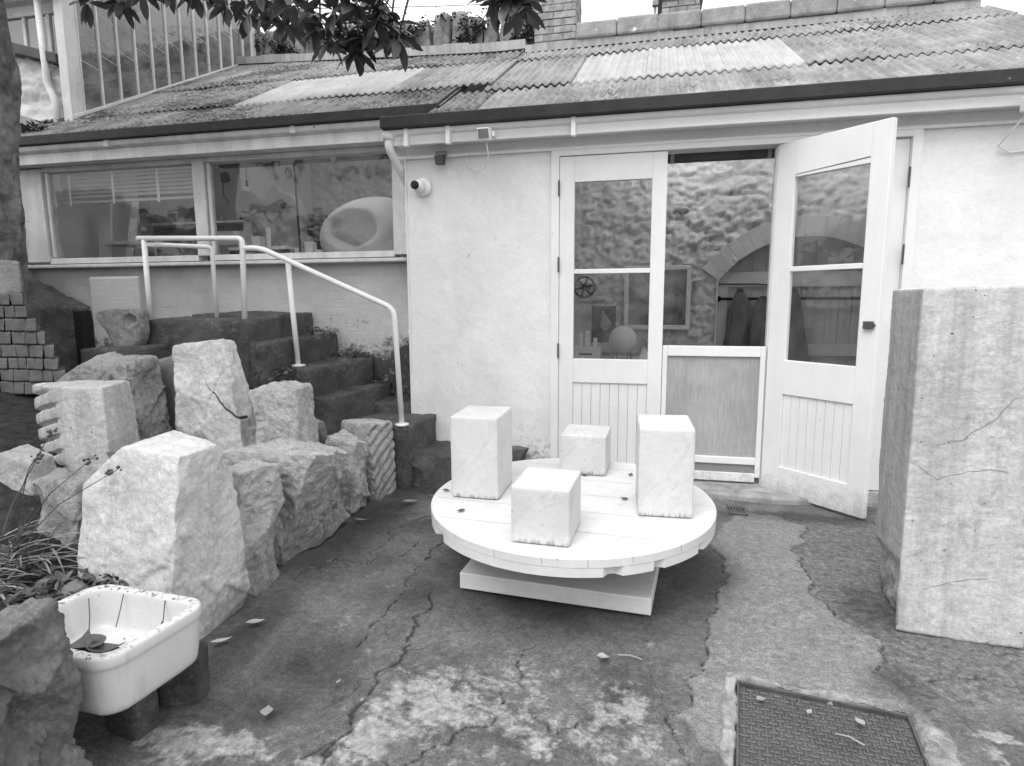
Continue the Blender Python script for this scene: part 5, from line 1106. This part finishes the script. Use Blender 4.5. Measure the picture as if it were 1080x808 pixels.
# lamp
def strip_light(x,y,z,label,tube='tube'):
    L=thing('strip_light',label,'lamp',(x,y,z),'strip lights under the studio roof'); MB().tube([(x-.6,y,z-.02),(x+.6,y,z-.02)],.016,10).build('tube',mt[tube],L,True); MB().box(x-.62,x+.62,y-.04,y+.04,z,z+.05).build('fitting',mt['plastic'],L,False,.004)
    for dx in (-.5,.5): MB().tube([(x+dx,y,z+.05),(x+dx,y,rz(y)-.05)],.004,5).build('hanger',mt['dark_grey'],L)
strip_light(.25,6.55,3.35,'lit fluorescent strip light under the roof inside the glazed doors')
strip_light(1.9,6.4,3.3,'added fill light, an unseen strip under the roof above the coats')  # extra lamp added to brighten the inside of the door room
strip_light(-3.0,5.6,3.06,'added fill light, an unseen strip under the roof above the plaster oval','tube_fill')  # added lamp hidden above the window head, brightens the oval's front
strip_light(-5.2,5.75,3.12,'added fill light, an unseen strip under the roof behind the blind','tube_fill')  # added lamp out of view, brightens the room behind the blind
# framed picture
L=thing('framed_picture','large glazed picture in a pale frame on the rough stone wall','picture',(.06,7.12,1.5))
px0,px1,pz0,pz1=-.31,.42,1.15,1.86; f=.05
m=MB(); m.box(px0,px1,7.07,7.12,pz1-f,pz1); m.box(px0,px1,7.07,7.12,pz0,pz0+f); m.box(px0,px0+f,7.07,7.12,pz0+f,pz1-f); m.box(px1-f,px1,7.07,7.12,pz0+f,pz1-f); m.build('frame',mt['plaster'],L,False,.006)
MB().box(px0+f,px1-f,7.09,7.12,pz0+f,pz1-f).build('print',mt['picture'],L)
# coats on a rail
L=thing('coat_rail','long black coat rail across the arched door','rail',(1.3,7.3,1.5)); MB().tube([(.72,7.32,1.49),(2.4,7.32,1.49)],.016,10).build('rail',mt['dark'],L,True)
for x in (.74,2.38): MB().box(x-.02,x+.02,7.31,7.36,1.46,1.52).build('rail_end',mt['dark'],L)
def coat(x,w,z1,label,sd):
    m=MB(); n=40; rows_=16; vs=[]
    for j in range(rows_):
        t_=j/(rows_-1); z=z1-t_*.95; ww=.025+w*min(1,t_*2.6)**.6*(1+.12*math.sin(t_*5+sd))
        for k_ in range(n):
            a_=2*math.pi*k_/n; pl_=1+.26*t_**.6*math.sin(a_*6+sd+t_*1.5)+.12*t_*math.sin(a_*13+sd*2)+.25*noise.noise(Vector((math.cos(a_)*1.5,math.sin(a_)*1.5,t_*4+sd*3)))
            vs.append((x+ww*math.cos(a_)*pl_+.015*math.sin(t_*4+sd),7.25+.075*math.sin(a_)*pl_*min(1,.3+t_),z))
    m.add(vs,[(j*n+k_,j*n+(k_+1)%n,(j+1)*n+(k_+1)%n,(j+1)*n+k_) for j in range(rows_-1) for k_ in range(n)]+[tuple(range(n)),tuple(range((rows_-1)*n,rows_*n))[::-1]])
    tag(m.build('hanging_coat',mt['cloth'],None,True),label,'coat','coats hanging on the black rail')
coat(.945,.10,1.60,'grey work coat hanging alone at the left of the black rail',1); coat(1.19,.12,1.52,'grey work coat hanging beside the open door, second on the rail',2); coat(1.50,.13,1.60,'work coat hanging behind the glass of the open door',3)
# wheel on a board
L=thing('shelf_board','pale board with a ledge on the stone wall under the spoked wheel','board',(-.75,7.05,1.2)); MB().box(-1.3,-.55,7.0,7.12,.6,1.46).build('panel',mt['plaster'],L,False,.005); MB().box(-1.3,-.54,6.93,7.12,1.463,1.49).build('ledge',mt['mid_grey'],L,False,.004)
L=thing('spoked_wheel','black spoked wheel standing on the ledge inside','wheel',(-.755,7.03,1.62)); cx_,cz_=-.755,1.628
m=MB(); n=40; vs=[]
for k_ in range(n):
    a_=2*math.pi*k_/n
    for rr_,yy in ((.128,7.0),(.128,7.05),(.102,7.05),(.102,7.0)): vs.append((cx_+rr_*math.cos(a_),yy,cz_+rr_*math.sin(a_)))
m.add(vs,[(k_*4+j,k_*4+(j+1)%4,((k_+1)%n)*4+(j+1)%4,((k_+1)%n)*4+j) for k_ in range(n) for j in range(4)]); m.build('rim',mt['dark'],L,False,.004)
for k_ in range(6):
    a_=math.pi/3*k_+.2; MB().tube([(cx_+.02*math.cos(a_),7.02,cz_+.02*math.sin(a_)),(cx_+.106*math.cos(a_),7.02,cz_+.106*math.sin(a_))],.011,8).build('spoke',mt['dark'],L,True)
MB().lathe([(.03,-.02),(.03,.03),(.012,.035)],(cx_,7.02,cz_),16,'y').build('hub',mt['dark'],L,True)
L=thing('dark_panel','dark square panel with a pale crumpled emblem shape standing on the bench inside','panel',(-.5,6.75,1.2)); MB().box(-.64,-.38,6.72,6.78,1.02,1.42).build('board',mt['dark'],L,False,.004); MB().prism([(-.52,1.38),(-.47,1.30),(-.42,1.24),(-.46,1.16),(-.50,1.14),(-.55,1.2),(-.53,1.28)],6.70,6.719,'y').build('emblem',mt['mid_grey'],L,False,.006)
L=thing('work_bench','pale bench inside the doors holding plaster shapes','bench',(-.4,6.6,.8)); MB().box(-1.3,.1,6.35,6.9,.80,.86).build('bench_top',mt['plaster'],L,False,.006)
for x in (-1.25,.05):
    for y in (6.4,6.85): MB().box(x-.03,x+.03,y-.03,y+.03,.03,.80).build('leg',mt['plaster'],L,False,.004)
m=MB(); m.sphere((-.29,6.55,1.06),.15,36,24); tag(m.build('plaster_ball',mt['plaster'],None,True),'pale plaster ball on small stands on the bench inside','ball')
for i,(x,lab) in enumerate(((-.37,'left small metal stand under the plaster ball'),(-.22,'right small metal stand under the plaster ball'))):
    L=thing('small_stand',lab,'stand',(x,6.52,.86),'stands under the plaster ball')
    for dx in (-.025,.025): MB().tube([(x+dx,6.50,.862),(x+dx*.4,6.53,.94)],.008,8).build('leg',mt['mid_grey'],L,True)
L=thing('drawer_box','pale low box with a dark slot on the bench inside','box',(-.67,6.5,.9)); MB().box(-.83,-.52,6.42,6.7,.863,.985).build('case',mt['cream'],L,False,.004); MB().box(-.74,-.60,6.415,6.421,.91,.925).build('slot',mt['dark'],L)
for i,(x,w,h_,lab) in enumerate(((-.73,.05,.14,'left plaster block on the low box'),(-.66,.06,.17,'taller plaster block at the middle of the low box'),(-.58,.05,.10,'short plaster block at the right of the low box'))):
    m=MB(); m.hexa([(x-w/2,6.5,.988),(x+w/2,6.5,.988),(x+w/2,6.58,.988),(x-w/2,6.58,.988),(x-w/2+.008,6.5,.988+h_),(x+w/2-.006,6.5,.988+h_*.9),(x+w/2-.006,6.58,.988+h_*.9),(x-w/2+.008,6.58,.988+h_)]); tag(m.build('plaster_block',mt['cream'],None,False,.006),lab,'block','plaster blocks on the low box')
m=MB(); m.hexa([(-.12,6.5,.862),(.02,6.5,.862),(.02,6.6,.862),(-.12,6.6,.862),(-.08,6.52,.99),(-.06,6.52,.99),(-.06,6.58,.98),(-.08,6.58,.98)]); tag(m.build('plaster_wedge',mt['cream'],None,False,.005),'small pointed plaster wedge right of the plaster ball','wedge')
m=MB(); m.tube([(1.18,6.9,3.6),(1.18,6.9,2.45)],.003,5); m.sphere((1.18,6.9,2.43),.02,10,8,(1,1,1.4)); tag(m.build('pull_cord',mt['plastic'],None,True),'white light pull cord hanging in the doorway','cord')
# behind the workshop window
L=thing('window_blind','half lowered pale slatted blind in the left workshop window','blind',(-5.3,5.36,2.9))
m=MB()
for i in range(9): z=2.86-i*.038; m.hexa([(-6.05,5.335,z),(-4.33,5.335,z),(-4.33,5.36,z+.034),(-6.05,5.36,z+.034),(-6.05,5.337,z+.003),(-4.33,5.337,z+.003),(-4.33,5.362,z+.037),(-6.05,5.362,z+.037)])
m.build('slats',mt['plaster'],L); MB().box(-6.05,-4.33,5.33,5.37,2.50,2.525).build('bottom_bar',mt['plaster'],L,False,.004)
for x in (-5.92,-5.38,-4.84,-4.36): MB().box(x-.014,x+.014,5.325,5.329,2.48,2.9).build('tape',mt['plastic'],L)
L=thing('timber_post','dark upright timber post behind the left workshop pane','post',(-5.25,5.6,2)); MB().box(-5.30,-5.22,5.55,5.63,.03,3.1).build('post_shaft',mt['dark_grey'],L,False,.004)
for i,(x,w,dx,lab) in enumerate(((-6.05,.16,-.12,'broad pale plank leaning at the left end of the window'),(-5.82,.10,.10,'narrow pale plank leaning right of the broad plank'))):
    m=MB(); m.hexa([(x,5.65,1.2),(x+w,5.65,1.2),(x+w,5.68,1.2),(x,5.68,1.2),(x+dx,5.9,2.62),(x+dx+w,5.9,2.62),(x+dx+w,5.93,2.62),(x+dx,5.93,2.62)]); tag(m.build('leaning_plank',mt['plaster'],None,False,.004),lab,'plank','planks leaning inside the window')
L=thing('trestle_bench','narrow bench behind the left workshop pane','bench',(-5.7,5.9,2)); MB().box(-6.0,-5.35,5.75,6.05,2.12,2.16).build('bench_top',mt['plaster'],L,False,.004)
for x in (-5.96,-5.4): MB().box(x-.025,x+.025,5.78,5.83,.03,2.12).build('leg',mt['plaster'],L)
L=thing('wall_shelf','long shelf of jars on the back wall of the workshop','shelf',(-5.4,6.7,2.4)); MB().box(-6.35,-4.37,6.6,6.85,2.43,2.46).build('shelf_board',mt['plaster'],L,False,.004); MB().box(-6.35,-4.37,6.86,6.9,.05,3.3).build('back_panel',mt['mid_grey'],L)
for i,(x,r_,h_,mm,lab) in enumerate(((-6.15,.04,.12,'dark_grey','squat dark jar at the left of the wall shelf'),(-5.95,.05,.09,'mid_grey','low grey pot on the wall shelf'),(-5.35,.045,.10,'dark_grey','dark pot on the middle of the wall shelf'),(-5.18,.04,.08,'mid_grey','small grey pot right of the middle of the wall shelf'),(-4.80,.04,.26,'dark','tall dark bottle at the right of the wall shelf'),(-4.9,.035,.2,'dark','shorter dark bottle beside the tall one'))):
    m=MB(); m.lathe([(r_,0),(r_,h_*.6),(r_*.45,h_*.75),(r_*.4,h_)],(x,6.7,2.462),18); tag(m.build('jar',mt[mm],None,True),lab,'jar','jars and bottles on the wall shelf')
m=MB(); m.prism([(-5.75,2.462),(-5.5,2.462),(-5.62,2.64)],6.68,6.72,'y'); tag(m.build('set_square',mt['dark_grey']),'dark triangular shape propped on the wall shelf','triangle')
L=thing('small_cabinet','pale panelled cabinet low behind the left workshop pane','cabinet',(-4.6,6.2,1.5)); MB().box(-4.85,-4.38,6.1,6.5,.05,2.27).build('case',mt['plaster'],L,False,.005); MB().box(-4.78,-4.44,6.09,6.098,1.85,2.12).build('door_panel',mt['mid_grey'],L)
# right pane
L=thing('curtain_track','dark curtain track above the right workshop pane','track',(-3.2,5.45,2.85)); MB().box(-4.2,-2.15,5.42,5.50,2.80,2.88).build('track',mt['dark_grey'],L)
for x in (-3.55,-2.95): MB().box(x-.02,x+.02,5.40,5.419,2.77,2.88).build('bracket',mt['mid_grey'],L)
m=MB(); m.tube([(-3.42,5.5,2.9),(-3.41,5.5,2.4),(-3.39,5.5,1.6)],.011,8); tag(m.build('hanging_cable',mt['dark'],None,True),'black cable hanging down inside the right workshop pane','cable')
L=thing('hanging_bulb','bare light bulb hanging inside the right workshop pane','bulb',(-4.2,5.9,2.7)); MB().tube([(-4.24,5.9,3.4),(-4.24,5.9,2.76)],.003,5).build('flex',mt['dark_grey'],L); MB().tube([(-4.24,5.9,2.76),(-4.24,5.9,2.70)],.013,8).build('holder',mt['dark'],L); MB().sphere((-4.24,5.9,2.665),.028,14,10).build('bulb_glass',mt['plastic'],L,True)
L=thing('wall_lamp','small dark spotlight bracket at the top left of the right workshop pane','lamp',(-4.1,5.35,2.7)); MB().hexa([(-4.12,5.33,2.64),(-4.05,5.33,2.66),(-4.05,5.40,2.66),(-4.12,5.40,2.64),(-4.13,5.34,2.72),(-4.07,5.34,2.74),(-4.07,5.39,2.74),(-4.13,5.39,2.72)]).build('lamp_head',mt['dark_grey'],L,False,.005); MB().tube([(-4.12,5.36,2.64),(-4.12,5.36,2.52),(-4.06,5.36,2.44)],.005,6).build('flex',mt['dark'],L)
def poly_plate(name,outer,holes,y,thick,mat,label,cat):
    cu_=bpy.data.curves.new(name,'CURVE'); cu_.dimensions='2D'; cu_.fill_mode='BOTH'; cu_.extrude=thick/2; cu_.bevel_depth=.012; cu_.bevel_resolution=2
    for pts_ in [outer]+holes:
        sp=cu_.splines.new('BEZIER'); sp.bezier_points.add(len(pts_)-1); sp.use_cyclic_u=True
        for bp,(x,z) in zip(sp.bezier_points,pts_): bp.co=(x,z,0); bp.handle_left_type=bp.handle_right_type='AUTO'
    o=bpy.data.objects.new(name,cu_); C.objects.link(o); dg_=bpy.context.evaluated_depsgraph_get(); me=bpy.data.meshes.new_from_object(o.evaluated_get(dg_)); bpy.data.objects.remove(o)
    me.transform(Matrix.Translation((0,y,0))@Matrix.Rotation(R(90),4,'X')); me.name=name
    for mtx in list(me.materials): pass
    me.materials.clear(); o=link_mesh(me,name,mat); tag(o,label,cat); return o
poly_plate('holed_carving',[(-4.24,2.62),(-4.05,2.53),(-3.92,2.56),(-3.84,2.66),(-3.78,2.60),(-3.70,2.58),(-3.62,2.52),(-3.56,2.38),(-3.58,2.20),(-3.6,1.9),(-3.9,1.9),(-3.98,2.12),(-4.08,2.30),(-4.22,2.36)],[[(-3.98,2.44),(-3.94,2.38),(-3.90,2.27),(-3.93,2.30),(-3.98,2.38)],[(-3.80,2.50),(-3.71,2.51),(-3.70,2.45),(-3.78,2.43)]],5.85,.12,mk('warm grey board',.24,.3,3,rough=.7),'flat grey carving of horned outline with two slots, inside the right workshop pane','carving')
L=thing('display_table','low dark table carrying small white blocks inside the right workshop pane','table',(-3.9,5.6,1.95)); MB().box(-4.2,-3.55,5.48,5.75,2.00,2.03).build('table_top',mt['plaster'],L,False,.004); MB().box(-4.2,-3.2,5.47,5.78,1.84,1.87).build('shelf',mt['plaster'],L,False,.004)
for x in (-4.17,-3.58): MB().box(x-.03,x+.03,5.5,5.56,.03,2.0).build('leg',mt['dark'],L)
bl=[(-4.10,.07,.06,2.032,'wide low white block at the left of the display table'),(-3.93,.10,.11,2.032,'chunky white block in the middle of the display table'),(-3.79,.035,.19,2.032,'slim white column on the display table'),(-4.09,.03,.05,2.094,'little white knob on the wide low block'),(-3.46,.07,.14,1.872,'white block on the lower shelf right of the table'),(-3.56,.06,.10,1.872,'small white block at the foot of the table'),(-3.34,.09,.2,1.872,'tall white block on the lower shelf'),(-3.24,.06,.12,1.872,'white block at the right end of the lower shelf')]
for x,w,h_,z,lab in bl:
    m=MB(); m.box(x-w/2,x+w/2,5.55,5.55+w,z,z+h_); tag(m.build('white_block',mt['cream'],None,False,.006),lab,'block','small white blocks in the window')
L=thing('bench_grinder','dark bench grinder behind the white blocks','tool',(-3.45,6.2,2.3)); MB().tube([(-3.66,6.2,2.36),(-3.38,6.2,2.36)],.055,16).build('motor',mt['dark_grey'],L,True); MB().tube([(-3.72,6.2,2.36),(-3.67,6.2,2.36)],.08,18).build('grinding_wheel',mt['dark'],L,True); MB().box(-3.72,-3.2,6.05,6.35,2.2,2.25).build('shelf',mt['dark'],L); MB().box(-3.6,-3.4,6.1,6.3,.03,2.2).build('pedestal',mt['dark_grey'],L)
# big smooth plaster oval, hollowed on its front
n,mm_=72,48; m=MB(); m.sphere((0,0,0),1,n,mm_)
cxo,cyo,czo=-2.86,5.95,2.17
vs=[]
for x,y,z in m.v:
    X_=x*.56*(1+.10*z); Z_=z*.40+.09*x*.5-.03; Y_=y*.26
    if y<.25:
        d1_=((X_+.12)/.30)**2+((Z_-.04)/.19)**2
        if d1_<1: Y_+=.30*(1-d1_)**.75
        d2_=((X_-.02)/.09)**2+((Z_-.14)/.075)**2
        if d2_<1: Y_+=.10*(1-d2_)**.5
        d3_=((X_+.10)/.10)**2+((Z_+.09)/.06)**2
        if d3_<1: Y_+=.10*(1-d3_)**.5
    vs.append((cxo+X_,cyo+Y_,czo+Z_))
m.v=vs; tag(m.build('plaster_oval',mt['plaster'],None,True),'big smooth pale plaster oval with a hollowed front, at the right of the workshop window','sculpture')
L=thing('oval_plinth','pale plinth slab under the big plaster oval','plinth',(-2.9,5.9,1.8)); MB().box(-3.4,-2.75,5.55,6.2,1.84,1.90).build('slab',mt['plaster'],L,False,.006); MB().box(-3.3,-2.4,5.6,6.15,.03,1.84).build('body',mt['mid_grey'],L,False,.006)
L=thing('small_picture','small framed picture on the wall above the plaster oval','picture',(-2.5,6.9,2.5)); MB().box(-2.70,-2.2,7.02,7.06,2.3,2.75).build('frame',mt['plaster'],L,False,.004); MB().box(-2.66,-2.24,7.012,7.019,2.34,2.71).build('print',mt['picture'],L)
